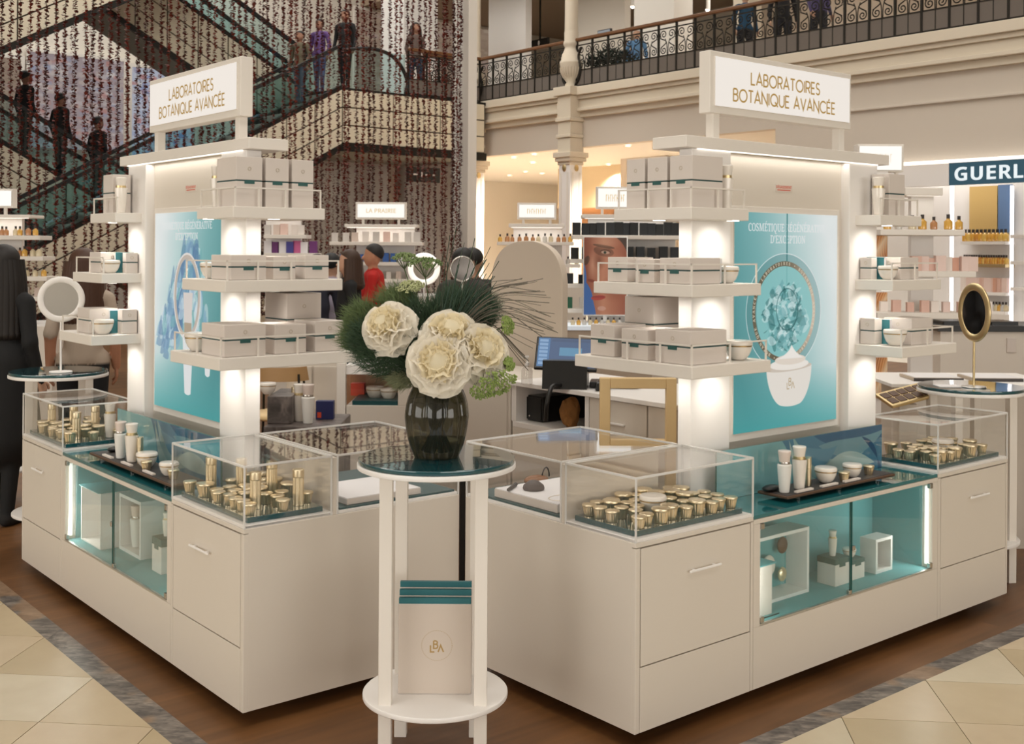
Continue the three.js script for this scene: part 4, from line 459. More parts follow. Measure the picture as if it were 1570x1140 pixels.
{ const T = new Thing(FR, 0.3, 0.86, HT + 0.021, 'leather_strap', 'brown leather pouch with strap in the right inner case', 'pouch'); T.put('pouch', new THREE.SphereGeometry(0.045, 20, 12).scale(1.3, 0.45, 0.9), M.oakDark, 0.3, 0.86, HT + 0.042); T.put('strap', new THREE.TorusGeometry(0.045, 0.003, 6, 28, Math.PI).rotateY(0.5), M.slate, 0.36, 0.87, HT + 0.04); }
// ---------------------------------------------------------------- round tables
const tableG = (() => { const g = proto('round_table', 'table'); mesh('glass_top', lathe([[0, 0.984], [0.258, 0.984], [0.262, 0.986], [0.262, 0.998], [0.26, 1.0], [0, 1.0]], 64), M.tealTop, g); mesh('rim', lathe([[0, 0.966], [0.262, 0.966], [0.266, 0.968], [0.266, 0.981], [0.262, 0.984], [0, 0.984]], 64), M.bright, g); const leg = rbox(0.042, 0.966, 0.042, 0.002);
  for (const [x, z] of [[-0.155, 0.12], [0.155, 0.12], [-0.13, -0.15], [0.13, -0.15]]) mesh('leg', leg, M.white, g, x, 0.483, z); mesh('lower_shelf', lathe([[0, 0.2], [0.24, 0.2], [0.243, 0.203], [0.243, 0.215], [0.24, 0.218], [0, 0.218]], 56), M.bright, g); return g; })();
function table(x, z, label, turn = 0) { const c = kindOf(tableG); c.userData = { label, category: 'table' }; c.position.set(x, 0, z); c.rotation.y = turn; scene.add(c); return c; }
const TX = -0.249, TZ = -3.85;
table(TX, TZ, 'round pedestal table with teal glass top carrying the flower vase'); table(-2.55, -6.45, 'round teal-topped table with ring mirror behind the left counter', 0.4); table(2.4, -5.98, 'round glass-topped table with gold mirror behind the right counter', 0.2); table(-3.47, -7.6, 'round white table cut off by the left picture edge', 0.3);
// folders on the lower shelf
const folderTex = canvasTex(256, 320, (c, w, h) => { c.fillStyle = '#d5c8bc'; c.fillRect(0, 0, w, h); c.strokeStyle = '#b9a078'; c.lineWidth = 2; c.setLineDash([3, 3]); c.beginPath(); c.arc(w * 0.53, h * 0.46, 54, 0, 6.3); c.stroke(); c.setLineDash([]); monogram(c, w * 0.52, h * 0.47, 20, '#b09058', 5); });
for (let k = 0; k < 3; k++) { const z = TZ + 0.045 - k * 0.022, h = 0.3 + k * 0.021, T = new Thing(FW, TX, -z, 0.2185, 'gift_folder', ['white gift folder with gold monogram standing on the low shelf', 'middle white gift folder with teal top on the low shelf', 'rearmost white gift folder with teal top on the low shelf'][k], 'folder');
  T.box('cover', TX - 0.122, TX + 0.122, -z, -z + 0.016, 0.2185, 0.2185 + h, M.card, 0.002); T.box('teal_band', TX - 0.12, TX + 0.12, -z, -z + 0.016, 0.2185 + h, 0.2185 + h + 0.019, M.tealPaper, 0.001); if (!k) printed(T, 'front', TX - 0.12, TX + 0.12, -z - 0.001, 0.222, 0.2185 + h - 0.003, std(0xffffff, 0.6, 0, { map: folderTex }), M.card, 0.0015); }
// ---------------------------------------------------------------- vase
{ const T = new Thing(FW, TX, -TZ, 1.0, 'glass_vase', 'smoky grey-green cut glass vase on the round table', 'vase');
  const prof = [[0.0, 0.0], [0.068, 0.0], [0.08, 0.012], [0.098, 0.06], [0.108, 0.115], [0.109, 0.15], [0.101, 0.195], [0.084, 0.235], [0.064, 0.268], [0.06, 0.275]]; const sp = new THREE.SplineCurve(prof.map((p) => new THREE.Vector2(...p))).getPoints(40);
  const body = (off) => { const g = new THREE.LatheGeometry(sp.map((p) => new THREE.Vector2(Math.max(0, p.x - off), p.y + (off ? 0.012 * (1 - p.y / 0.28) : 0))), 120), q = g.attributes.position; for (let i = 0; i < q.count; i++) { const x = q.getX(i), z = q.getZ(i), a = Math.atan2(z, x), r = Math.hypot(x, z), n = 10, s = Math.abs(Math.sin(a * n / 2)); if (r > 0.01) { const k = 1 - 0.1 * (1 - Math.pow(s, 0.45)); q.setX(i, x * k); q.setZ(i, z * k); } } g.computeVertexNormals(); return g; };
  mesh('glass_body', body(0), phy(0x92907e, { roughness: 0.03, transmission: 0.96, thickness: 0, ior: 1.5, side: THREE.DoubleSide }), T.g); mesh('water_line', new THREE.TorusGeometry(0.093, 0.0015, 5, 48).rotateX(Math.PI / 2), std(0x4e5044, 0.2), T.g, 0, 0.19, 0);
  const st = []; for (let i = 0; i < 26; i++) { const a = rnd() * 6.283, r = rr(0.0, 0.06), b = a + rr(2, 4); st.push(tube([[Math.cos(b) * 0.05, 0.02, Math.sin(b) * 0.05], [Math.cos(a) * r * 0.7, 0.15, Math.sin(a) * r * 0.7], [Math.cos(a) * r * 0.8, 0.3, Math.sin(a) * r * 0.8]], 0.005, 6, 5)); } mesh('stems', merge(st), std(0x33402a, 0.7), T.g); }
// ---------------------------------------------------------------- flowers
const V = (x, y, z) => new THREE.Vector3(x, y, z);
function petal(w, l, cup, ruf) { const n = 6, P = [], I = []; for (let j = 0; j <= n; j++) for (let i = 0; i <= n; i++) { const s = i / n * 2 - 1, t = j / n, ww = w * Math.pow(Math.sin(Math.PI * Math.min(0.97, 0.12 + t * 0.62)), 0.8), x = s * ww, y = l * t - 0.12 * l * s * s * t, z = cup * (t * t * l) * -1 + (s * s) * ww * 0.6 + ruf * Math.sin(s * 9 + t * 3) * t * t * 0.006; P.push(x, y, z); } for (let j = 0; j < n; j++) for (let i = 0; i < n; i++) { const a = j * (n + 1) + i; I.push(a, a + 1, a + n + 2, a, a + n + 2, a + n + 1); } const g = new THREE.BufferGeometry(); g.setAttribute('position', new THREE.Float32BufferAttribute(P, 3)); g.setIndex(I); g.computeVertexNormals(); g.setAttribute('uv', new THREE.Float32BufferAttribute(new Float32Array(P.length / 3 * 2), 2)); return g; }
const petalMat = phy(0xf6efe0, { roughness: 0.85, transmission: 0.3, thickness: 0, side: THREE.DoubleSide }), petalIn = phy(0xf2e6c6, { roughness: 0.85, transmission: 0.3, thickness: 0, side: THREE.DoubleSide });
function peony(p, dir, R, label) {
  const g = new THREE.Group(); g.name = numbered('peony'); tag(g, label, 'flower', null); g.position.copy(p); g.quaternion.setFromUnitVectors(V(0, 1, 0), dir.clone().normalize()); scene.add(g); const out = [], inn = [];
  const layers = [[9, 1.45, 1.0, 0.62, -0.06], [11, 1.2, 0.98, 0.62, 0], [12, 0.95, 0.95, 0.56, 0.0], [14, 0.7, 0.9, 0.5, 0.02], [14, 0.45, 0.84, 0.42, 0.03], [12, 0.22, 0.78, 0.34, 0.04]];
  layers.forEach(([n, tilt, l, w, y0], k) => { for (let i = 0; i < n; i++) { const q = petal(R * w * rr(0.8, 1.1), R * l * rr(0.9, 1.1), -0.5 / R * 0.35 * R, 1.2), a = (i + rnd() * 0.6) / n * 6.283; q.rotateX(tilt + rr(-0.15, 0.15)); q.translate(0, y0 * R, R * 0.1 * Math.sin(tilt)); q.rotateY(a); (k > 3 ? inn : out).push(q); } });
  mesh('bud_core', new THREE.SphereGeometry(R * 0.55, 20, 14).scale(1, 0.8, 1).translate(0, R * 0.3, 0), petalIn, g); mesh('outer_petals', merge(out), petalMat, g); mesh('inner_petals', merge(inn), petalIn, g); const dn = g.worldToLocal(V(TX + (p.x - TX) * 0.2, 1.27, TZ + (p.z - TZ) * 0.2)); mesh('stem', tube([[0, 0, 0], [dn.x * 0.3, dn.y * 0.5 - 0.02, dn.z * 0.3], [dn.x, dn.y, dn.z]], 0.004, 8, 5), std(0x4a5a30, 0.7), g); return g;
}
peony(at(596, 498, 3.8).add(V(0, -0.01, 0)), V(-0.35, 0.55, 0.75), 0.083, 'white peony at the left amid dark fern'); peony(at(690, 508, 3.78).add(V(0, -0.02, 0)), V(0.05, 0.7, 0.7), 0.09, 'white peony at the top centre of the bouquet'); peony(at(675, 556, 3.73), V(-0.1, 0.25, 0.95), 0.096, 'white peony hanging lowest over the vase rim'); peony(at(735, 540, 3.77), V(0.45, 0.4, 0.8), 0.092, 'white peony at the right of the bouquet');
function needles(n, centre, rad, len, wd, origin) { const P = []; for (let i = 0; i < n; i++) { const a = rnd() * 6.283, e = Math.acos(rr(-1, 1)), r = Math.cbrt(rnd()); const b = V(Math.sin(e) * Math.cos(a) * rad[0] * r, Math.cos(e) * rad[1] * r, Math.sin(e) * Math.sin(a) * rad[2] * r).add(centre), d = b.clone().sub(origin).normalize().add(V(rr(-0.9, 0.9), rr(-0.7, 0.9), rr(-0.9, 0.9))).normalize(), s = V(rr(-1, 1), rr(-1, 1), rr(-1, 1)).cross(d).normalize().multiplyScalar(wd), t = b.clone().addScaledVector(d, len * rr(0.5, 1.3)); const m = b.clone().lerp(t, 0.5).add(V(0, -0.002, 0)); P.push(...b.clone().add(s).toArray(), ...b.clone().sub(s).toArray(), ...t.toArray()); } const g = new THREE.BufferGeometry(); g.setAttribute('position', new THREE.Float32BufferAttribute(P, 3)); g.computeVertexNormals(); g.setAttribute('uv', new THREE.Float32BufferAttribute(new Float32Array(P.length / 3 * 2), 2)); return g; }
const og = V(TX, 1.28, TZ); const leafMat = (c) => phy(c, { roughness: 0.9, transmission: 0.15, thickness: 0, side: THREE.DoubleSide });
function fern(list, mat, label, n, len = 0.05, wd = 0.0011) { const g = new THREE.Group(); g.name = numbered('fern_spray'); tag(g, label, 'foliage'); g.position.copy(og); scene.add(g); const L = [], S = []; for (const [px, py, Z, rx, ry, rz, k] of list) { const c = at(px, py, Z); L.push(needles(Math.round(n * k), c, [rx, ry, rz], len, wd, og)); for (let i = 0; i < 5; i++) { const e = c.clone().add(V(rr(-rx, rx) * 0.7, rr(-ry, ry) * 0.7, rr(-rz, rz) * 0.7)); const m = og.clone().lerp(e, 0.55).add(V(0, 0.03, 0)); S.push(tube([og.toArray(), m.toArray(), e.toArray()], 0.0016, 8, 4)); } } const a = merge(L).translate(-og.x, -og.y, -og.z), b = merge(S).translate(-og.x, -og.y, -og.z); const m = mesh('needles', a, mat, g); m.userData.kind = 'stuff'; mesh('stems', b, leafMat(0x33422a), g); return g; }
fern([[600, 545, 3.85, 0.12, 0.075, 0.07, 1], [640, 535, 3.84, 0.09, 0.08, 0.07, 1], [570, 520, 3.88, 0.075, 0.07, 0.06, 0.6], [650, 500, 3.9, 0.07, 0.09, 0.06, 0.7]], leafMat(0x3a5238), 'dark green feathery fern spray left of the peonies', 3600); fern([[560, 490, 3.95, 0.07, 0.06, 0.06, 0.8], [610, 462, 3.97, 0.07, 0.045, 0.06, 0.7], [545, 520, 3.95, 0.05, 0.05, 0.05, 0.5]], leafMat(0x66784a), 'lighter green feathery fern spray at the far left of the bouquet', 2300); fern([[700, 475, 3.92, 0.09, 0.07, 0.06, 1], [740, 478, 3.92, 0.05, 0.06, 0.05, 0.7]], leafMat(0x466048), 'dark green fern spray behind the top peonies', 2800); fern([[618, 582, 3.82, 0.05, 0.03, 0.04, 0.4]], leafMat(0x8f9370), 'pale greyish fern sprig beside the vase shoulder', 3200, 0.03);
function grass(n, fn, mat, label) { const g = new THREE.Group(); g.name = numbered('bear_grass'); tag(g, label, 'grass'); g.position.copy(og); scene.add(g); for (let i = 0; i < n; i++) { const pts = fn(i).map((p) => [p.x - og.x, p.y - og.y, p.z - og.z]); mesh('blade', tube(pts, rr(0.0009, 0.0016), 14, 4), mat, g); } return g; }
grass(46, (i) => { const e = at(rr(672, 765), rr(395, 470), rr(3.8, 4.0)); return [og.clone().add(V(rr(-0.02, 0.02), 0, 0)), og.clone().lerp(e, 0.5).add(V(rr(-0.01, 0.01), 0.03, 0)), e]; }, leafMat(0x2a4636), 'upright dark green grass blades rising behind the peonies'); grass(34, (i) => { const a = rr(0, 1), e = at(775 + 75 * Math.sin(a * 2.2 + 0.6) + rr(-20, 15), 425 + a * 145, rr(3.7, 3.95)), m = og.clone().lerp(e, 0.55).add(V(0, 0.1 + 0.05 * rnd(), 0)); return [og.clone().add(V(0.02, 0, 0)), og.clone().lerp(m, 0.5).add(V(0, 0.05, 0)), m, e]; }, leafMat(0x6b6456), 'arching brown-grey grass blades fanning out to the right'); grass(7, (i) => { const e = at([690, 700, 712, 728, 752, 765, 680][i], [360, 348, 372, 365, 378, 400, 385][i], 3.9); return [og, og.clone().lerp(e, 0.5).add(V(rr(-0.02, 0.02), 0.02, 0)), e]; }, leafMat(0x3f4a34), 'few tallest thin grass blades at the bouquet top');
const floret = new THREE.IcosahedronGeometry(0.0032, 0);
function umbel(px, py, Z, R, up, mat, label, n = 70) { const c = at(px, py, Z), g = new THREE.Group(); g.name = numbered('umbel_flower'); tag(g, label, 'flower'); g.position.copy(c); scene.add(g); const L = [], S = [], base = up.clone().multiplyScalar(-R * 0.9); for (let i = 0; i < n; i++) { const a = rnd() * 6.283, r = Math.sqrt(rnd()), q = V(Math.cos(a) * r, 0.28 * (1 - r * r) + rr(-0.05, 0.05), Math.sin(a) * r).multiplyScalar(R).applyQuaternion(new THREE.Quaternion().setFromUnitVectors(V(0, 1, 0), up)); for (let k = 0; k < 5; k++) L.push(moved(floret, q.x + rr(-0.006, 0.006), q.y + rr(-0.004, 0.006), q.z + rr(-0.006, 0.006))); if (i % 3 === 0) S.push(tube([base.toArray(), base.clone().lerp(q, 0.6).toArray(), q.toArray()], 0.0008, 4, 3)); } mesh('florets', merge(L), mat, g).userData.kind = 'stuff'; const o = og.clone().sub(c); S.push(tube([base.toArray(), base.clone().lerp(o, 0.5).add(V(0, 0.01, 0)).toArray(), o.toArray()], 0.002, 10, 5)); mesh('rays', merge(S), leafMat(0x55683a), g); return g; }
const gr = std(0x8fa25a, 0.8), wg = std(0xb9bd8e, 0.8); umbel(652, 405, 3.95, 0.055, V(0, 1, 0.25).normalize(), std(0x6f8350, 0.8), 'green umbel flower standing highest over the fern'); umbel(620, 396, 4.0, 0.044, V(0, 1, 0.2).normalize(), std(0x7c8c5c, 0.8), 'second green umbel flower left of the highest'); umbel(628, 440, 3.95, 0.05, V(-0.1, 1, 0.3).normalize(), wg, 'pale green umbel flower just above the fern'); umbel(757, 588, 3.74, 0.08, V(0.35, -0.75, 0.55).normalize(), gr, 'large drooping green umbel right of the vase', 130); umbel(778, 500, 3.8, 0.03, V(0.8, 0.2, 0.5).normalize(), gr, 'small green umbel at the right above the white petals'); umbel(780, 558, 3.76, 0.022, V(0.7, 0.4, 0.5).normalize(), gr, 'tiny green umbel above the drooping one');
// ---------------------------------------------------------------- table mirrors
function mirror(x, z, cy, r, w, mat, turn, label, tilt = 0) { const g = new THREE.Group(); g.name = numbered('table_mirror'); tag(g, label, 'mirror'); g.position.set(x, 1.0, z); g.rotation.y = turn; scene.add(g); const y = cy - 1.0; mesh('frame', new THREE.TorusGeometry(r - w / 2, w / 2, 10, 64).scale(1, 1, 0.5), mat, g, 0, y, 0); const gl = mesh('mirror_glass', new THREE.CylinderGeometry(r - w * 0.6, r - w * 0.6, 0.005, 48).rotateX(Math.PI / 2), M.mirror, g, 0, y, 0); mesh('stem', new THREE.CylinderGeometry(0.006, 0.006, y - r + 0.004, 12), mat === M.goldSoft ? mat : M.bright, g, 0, (y - r) / 2, 0); mesh('foot', lathe([[0, 0], [0.06, 0], [0.062, 0.003], [0.06, 0.007], [0.012, 0.011], [0, 0.012]], 32), mat === M.goldSoft ? M.alu : M.bright, g); return g; }
mirror(-2.5, -6.35, 1.405, 0.127, 0.036, M.bright, 0.15, 'white ring table mirror on the left round table'); mirror(2.385, -5.9, 1.387, 0.153, 0.042, M.goldSoft, -1.43, 'gold round table mirror on the right round table');
{ const p = at(18, 520, 7.5), T = new Thing(FW, p.x, -p.z, 1.0, 'pale_case', 'pale boxed display standing on the cut-off left table', 'case'); T.box('body', p.x - 0.2, p.x + 0.09, -p.z - 0.1, -p.z + 0.1, 1.0, 1.17, M.white, 0.004); T.box('lid', p.x - 0.205, p.x + 0.095, -p.z - 0.105, -p.z + 0.105, 1.17, 1.185, M.bright, 0.003); }
{ const T = new Thing(FW, 2.2, 5.55, 1.0, 'paper_card', 'white card lying on the right round table', 'card'); T.g.position.set(2.27, 1.0, -5.95); T.u = 2.2; T.box('sheet', 2.14, 2.26, 5.5, 5.6, 1.0005, 1.003, M.paper, 0); }
// ---------------------------------------------------------------- cash desk behind the counters
{ const T = new Thing(FB, 4.4, 4.45, 0, 'cash_desk', 'white cash desk with open niche and drawers behind the counters', 'desk'), p0 = 4.15, p1 = 4.8;
  T.box('top', 3.3, 5.05, p0 - 0.02, p1, 0.925, 0.95, M.bright, 0.003); T.box('niche_floor', 4.42, 5.03, p0, p1, 0.69, 0.72, M.bright, 0.002); T.box('base', 4.42, 5.03, p0, p1, 0, 0.69, M.lacquer, 0.002); T.box('side', 5.0, 5.04, p0, p1, 0.72, 0.925, M.bright, 0.002); T.box('side', 4.4, 4.43, p0, p1, 0.72, 0.925, M.bright, 0.002); T.box('niche_back', 4.43, 5.0, p1 - 0.02, p1, 0.72, 0.925, M.lacquer, 0); T.box('carcass', 3.3, 4.4, p0 + 0.02, p1, 0, 0.925, M.lacquer, 0.002);
  for (const [a, b] of [[3.98, 4.395], [3.32, 3.97]]) for (const [y0, y1] of [[0.6, 0.92], [0.1, 0.59]]) { const d = T.box('drawer', a, b, p0, p0 + 0.02, y0, y1, M.lacquer, 0.003); T.box('handle', (a + b) / 2 - 0.06, (a + b) / 2 + 0.06, p0 - 0.012, p0 - 0.002, y1 - 0.12, y1 - 0.11, M.bright, 0.002, d); } }
{ const T = new Thing(FB, 5.45, 4.4, 0, 'desk_panel', 'beige side cabinet left of the cash desk', 'cabinet'); T.box('body', 5.06, 6.1, 4.16, 4.7, 0, 0.95, M.lacquer, 0.003); T.box('door', 5.08, 5.55, 4.145, 4.16, 0.06, 0.93, M.lacquer, 0.002); T.box('door', 5.56, 6.08, 4.145, 4.16, 0.06, 0.93, M.lacquer, 0.002); }
{ const a = onV(754, 500, 4.86), b = onV(862, 500, 4.86), w = a.u - b.u, uc = (a.u + b.u) / 2, s = new THREE.Shape(), r = w / 2; s.moveTo(-r, 0); s.lineTo(r, 0); s.lineTo(r, 1.73 - r * 0.8); s.bezierCurveTo(r, 1.73 - r * 0.2, r * 0.55, 1.73, 0, 1.73); s.bezierCurveTo(-r * 0.55, 1.73, -r, 1.73 - r * 0.2, -r, 1.73 - r * 0.8); s.lineTo(-r, 0); const g = new THREE.ExtrudeGeometry(s, { depth: 0.04, bevelEnabled: true, bevelSize: 0.004, bevelThickness: 0.004, bevelSegments: 2, curveSegments: 24 }).rotateY(-Math.PI / 2);
  const T = new Thing(FB, uc, 4.9, 0, 'arched_panel', 'tall beige arched panel standing behind the cash desk', 'panel'); T.put('board', g, std(0xd9cbbb, 0.7), uc, 4.9, 0.02); T.box('foot', uc - r * 0.8, uc + r * 0.8, 4.84, 4.96, 0, 0.03, M.lacquer, 0.004); }
const screenTex = canvasTex(256, 160, (c, w, h) => { c.fillStyle = '#3f5f8a'; c.fillRect(0, 0, w, h); c.fillStyle = '#4b7fb5'; c.fillRect(0, 0, 52, h); c.fillStyle = '#8fb6de'; for (let i = 0; i < 7; i++) c.fillRect(6, 8 + i * 21, 38, 15); c.fillStyle = '#5d9ac0'; c.fillRect(96, 52, 100, 46); c.fillStyle = '#39557c'; c.fillRect(60, 6, 190, 14); });
{ const p = at(868, 556, 6.25), T = new THREE.Group(); T.name = 'till_monitor'; tag(T, 'black till monitor with blue screen on the cash desk', 'monitor'); T.position.set(p.x, 0.9505, p.z); T.rotation.y = -0.12; scene.add(T); const sc = new THREE.Group(); const s = mesh('screen', rbox(0.34, 0.02, 0.24, 0.006), M.black, T, 0.0, 0.175, -0.02); s.rotation.set(0.72, 0.0, -0.04); mesh('display', new THREE.PlaneGeometry(0.315, 0.215).rotateX(-Math.PI / 2), emis(screenTex, 1.0), s, 0, 0.0106, 0);
  const w = new THREE.Shape(); w.moveTo(0.13, 0); w.lineTo(-0.13, 0); w.lineTo(-0.1, 0.15); w.lineTo(0.02, 0.15); const g = new THREE.ExtrudeGeometry(w, { depth: 0.24, bevelEnabled: false }).translate(0, 0, -0.12).rotateY(Math.PI / 2); mesh('stand', g, M.black, T, 0, 0, 0); const k = mesh('keyboard', rbox(0.26, 0.03, 0.16, 0.006), M.black, T, 0.26, 0.02, -0.02); mesh('scanner', rbox(0.07, 0.05, 0.14, 0.015), M.black, T, 0.2, 0.025, 0.12); mesh('cable', tube([[-0.02, 0.02, 0.12], [-0.06, 0.02, 0.2], [-0.08, -0.05, 0.24], [-0.09, -0.16, 0.22]], 0.012, 16, 6), M.black, T); }
{ const p = onV(838, 640, 4.4), T = new Thing(FB, p.u, 4.45, 0.7205, 'cash_box', 'black steel cash box in the desk niche', 'cash box'); T.box('body', p.u - 0.15, p.u + 0.16, 4.24, 4.66, 0.7205, 0.865, M.black, 0.006); T.box('front', p.u - 0.145, p.u + 0.155, 4.23, 4.24, 0.73, 0.855, M.black, 0.002); T.put('lock', new THREE.SphereGeometry(0.008, 12, 8), M.chrome, p.u + 0.06, 4.228, 0.76); T.put('lock', new THREE.SphereGeometry(0.006, 12, 8), M.chrome, p.u - 0.05, 4.228, 0.75); }
{ const p = onV(879, 632, 4.3), g = new THREE.IcosahedronGeometry(0.066, 3), q = g.attributes.position; for (let i = 0; i < q.count; i++) { const n = 0.8 + 0.5 * N2(q.getX(i) * 40 + 9, q.getY(i) * 40 + q.getZ(i) * 31, 256); q.setXYZ(i, q.getX(i) * n * 0.75, q.getY(i) * n * 1.25, q.getZ(i) * n * 0.75); } g.computeVertexNormals(); const T = new Thing(FB, p.u, 4.28, 0.7205, 'paper_bag', 'crumpled brown paper bag in the desk niche', 'bag'); T.put('bag', g, std(0x9a6a38, 0.8), p.u - 0.04, 4.24, 0.805); }
{ const p = at(808, 583, 6.35), T = new THREE.Group(); T.name = 'pump_bottle'; tag(T, 'clear pump bottle on the cash desk beside the monitor', 'bottle'); T.position.set(p.x, 0.9505, p.z); scene.add(T); mesh('body', lathe([[0, 0], [0.03, 0], [0.032, 0.004], [0.032, 0.075], [0.024, 0.09], [0.012, 0.096], [0.012, 0.104]], 24), phy(0xf4f2f0, { transmission: 0.85, roughness: 0.08, thickness: 0 }), T); mesh('pump', merge([new THREE.CylinderGeometry(0.013, 0.013, 0.018, 14).translate(0, 0.112, 0), new THREE.CylinderGeometry(0.004, 0.004, 0.03, 8).translate(0, 0.134, 0), new THREE.BoxGeometry(0.04, 0.01, 0.012).translate(-0.01, 0.152, 0)]), M.bright, T); }
{ const T = new Thing(FW, 0.613, 5.5, 0, 'wooden_easel_frame', 'light oak rectangular frame standing behind the right counter', 'frame'); const b = (n, a, c, y0, y1, d = 0.05) => T.box(n, a, c, 5.47, 5.47 + d, y0, y1, M.oak, 0.004); b('post', 0.425, 0.475, 0, 1.085); b('post', 0.742, 0.792, 0, 1.085); b('top_rail', 0.475, 0.742, 1.035, 1.085); b('lower_rail', 0.475, 0.742, 0.755, 0.79); }
{ const T = new Thing(FW, 0.14, 5.3, 0, 'barrier_post', 'thin black barrier post in the gap between the counters', 'post'); const p = at(709, 780, 5.1); T.g.position.set(p.x, 0, p.z); mesh('pole', new THREE.CylinderGeometry(0.014, 0.014, 0.74, 14), M.black, T.g, 0, 0.37, 0); mesh('head', new THREE.CylinderGeometry(0.026, 0.026, 0.07, 18), M.black, T.g, 0, 0.775, 0); mesh('foot', lathe([[0, 0], [0.14, 0], [0.14, 0.012], [0.03, 0.03], [0, 0.03]], 28), M.black, T.g); }
// ---------------------------------------------------------------- displays behind the left counter's inner side
const pbox = (T, name, px0, px1, py0, py1, Z, dz, mat, r = 0.004) => { const a = at(px0, py1, Z), b = at(px1, py0, Z); return T.box(name, a.x, b.x, Z, Z + dz, Math.max(a.y, 0), b.y, mat, r); };
const spot = (px, py, Z) => { const p = at(px, py, Z); return [p.x, Z, p.y]; };
{ const Z = 6.9, a = at(404, 652, Z), b = at(518, 652, Z); const T = new Thing(FW, (a.x + b.x) / 2, Z + 0.25, 0, 'marble_plinth', 'grey veined marble plinth carrying two tall bottles', 'plinth'); const st = (n, x0, x1, z0, z1, y0, y1) => { const m = T.box(n, x0, x1, z0, z1, y0, y1, M.stone, 0.006); m.geometry = metreUV(m.geometry.clone(), 2.2); return m; }; st('block', a.x, b.x, Z, Z + 0.55, 0, 0.62); st('raised_block', a.x, a.x + 0.15, Z + 0.1, Z + 0.5, 0.62, 0.79);
  add(jarTall, FW, at(458, 640, Z + 0.2).x, Z + 0.22, 0.62, 'giant display bottle, left of two on the marble plinth', null, 0, 1.35); add(bottle, FW, at(473, 645, Z + 0.15).x, Z + 0.13, 0.62, 'giant display bottle, right of two on the marble plinth', null, 0, 1.45); add(slimTube, FW, at(449, 640, Z + 0.25).x, Z + 0.3, 0.62, 'gold tube behind the bottles on the marble plinth', null, 0, 1.8);
  add(bowl, FW, at(408, 605, Z + 0.2).x + 0.01, Z + 0.2, 0.79, 'white bowl jar on the raised marble block', null, 0, 1.1);
  const n = at(484, 640, Z + 0.3), n2 = at(511, 640, Z + 0.3), N = new Thing(FW, (n.x + n2.x) / 2, Z + 0.33, 0.62, 'navy_box', 'navy blue box with orange print on the marble plinth', 'box'); N.box('box', n.x, n2.x, Z + 0.3, Z + 0.36, 0.62, 0.735, M.navy, 0.002); N.box('print', n.x + 0.01, n.x + 0.035, Z + 0.2985, Z + 0.3, 0.63, 0.665, M.orange, 0); }
{ const Z = 8.3, T = new Thing(FW, at(430, 560, Z).x, Z, 0, 'oak_chair', 'low chair with curved oak back behind the left tower', 'chair'); const c = at(428, 572, Z); mesh('backrest', new THREE.CylinderGeometry(0.2, 0.22, 0.1, 28, 1, true, -1.2, 2.4).rotateY(0).translate(0, 0, -0.1), std(0xb08a5c, 0.5, 0, { side: THREE.DoubleSide }), T.g, 0, c.y, 0); mesh('seat', lathe([[0, 0], [0.21, 0], [0.22, 0.02], [0.2, 0.045], [0, 0.05]], 28), M.oak, T.g, 0, 0.46, -0.05); for (const [x, z] of [[-0.16, 0.1], [0.16, 0.1], [-0.16, -0.18], [0.16, -0.18]]) { mesh('leg', tube([[x * 1.2, 0, z * 1.2], [x, 0.46, z], [x * 0.9, c.y, z * 0.6]], 0.009, 10, 6), M.iron, T.g); } }
{ const Z = 8.0, T = new Thing(FW, at(585, 600, Z).x, Z + 0.3, 0, 'niche_counter', 'white counter with a glazed niche of bowls behind the bouquet', 'counter'); pbox(T, 'post', 515, 530, 556, 760, Z, 0.06, M.white); pbox(T, 'front', 530, 660, 622, 760, Z, 0.5, M.lacquer); pbox(T, 'top', 530, 660, 560, 574, Z + 0.02, 0.5, M.bright); pbox(T, 'niche_back', 530, 660, 574, 622, Z + 0.48, 0.02, M.orangeWood, 0); pbox(T, 'jamb', 610, 660, 574, 622, Z, 0.48, M.lacquer); pbox(T, 'teal_mat', 540, 610, 614, 622, Z + 0.02, 0.44, M.tealDark); pbox(T, 'glass_front', 531, 610, 574, 614, Z + 0.005, 0.006, M.clear, 0);
  const y = at(560, 613.5, Z + 0.1).y; add(bowl, FW, at(575, 600, Z + 0.2).x, Z + 0.2, y, 'left bowl jar in the glazed niche', null, 0, 1.35); add(bowl, FW, at(596, 600, Z + 0.15).x, Z + 0.15, y, 'right bowl jar in the glazed niche', null, 0, 1.25); const o = at(548, 600, Z + 0.35), O = new Thing(FW, o.x, Z + 0.37, y, 'orange_box', 'orange box at the back of the glazed niche', 'box'); O.box('box', o.x - 0.05, o.x + 0.05, Z + 0.35, Z + 0.42, y, y + 0.09, M.orange, 0.002); }
{ const Z = 8.6, T = new Thing(FW, at(478, 600, Z).x, Z, 0, 'beige_cabinet', 'plain beige cabinet behind the marble plinth', 'cabinet'); pbox(T, 'body', 438, 520, 556, 760, Z, 0.4, M.lacquer); pbox(T, 'door', 441, 478, 562, 750, Z - 0.02, 0.02, M.lacquer, 0.002); pbox(T, 'door', 480, 517, 562, 750, Z - 0.02, 0.02, M.lacquer, 0.002); }
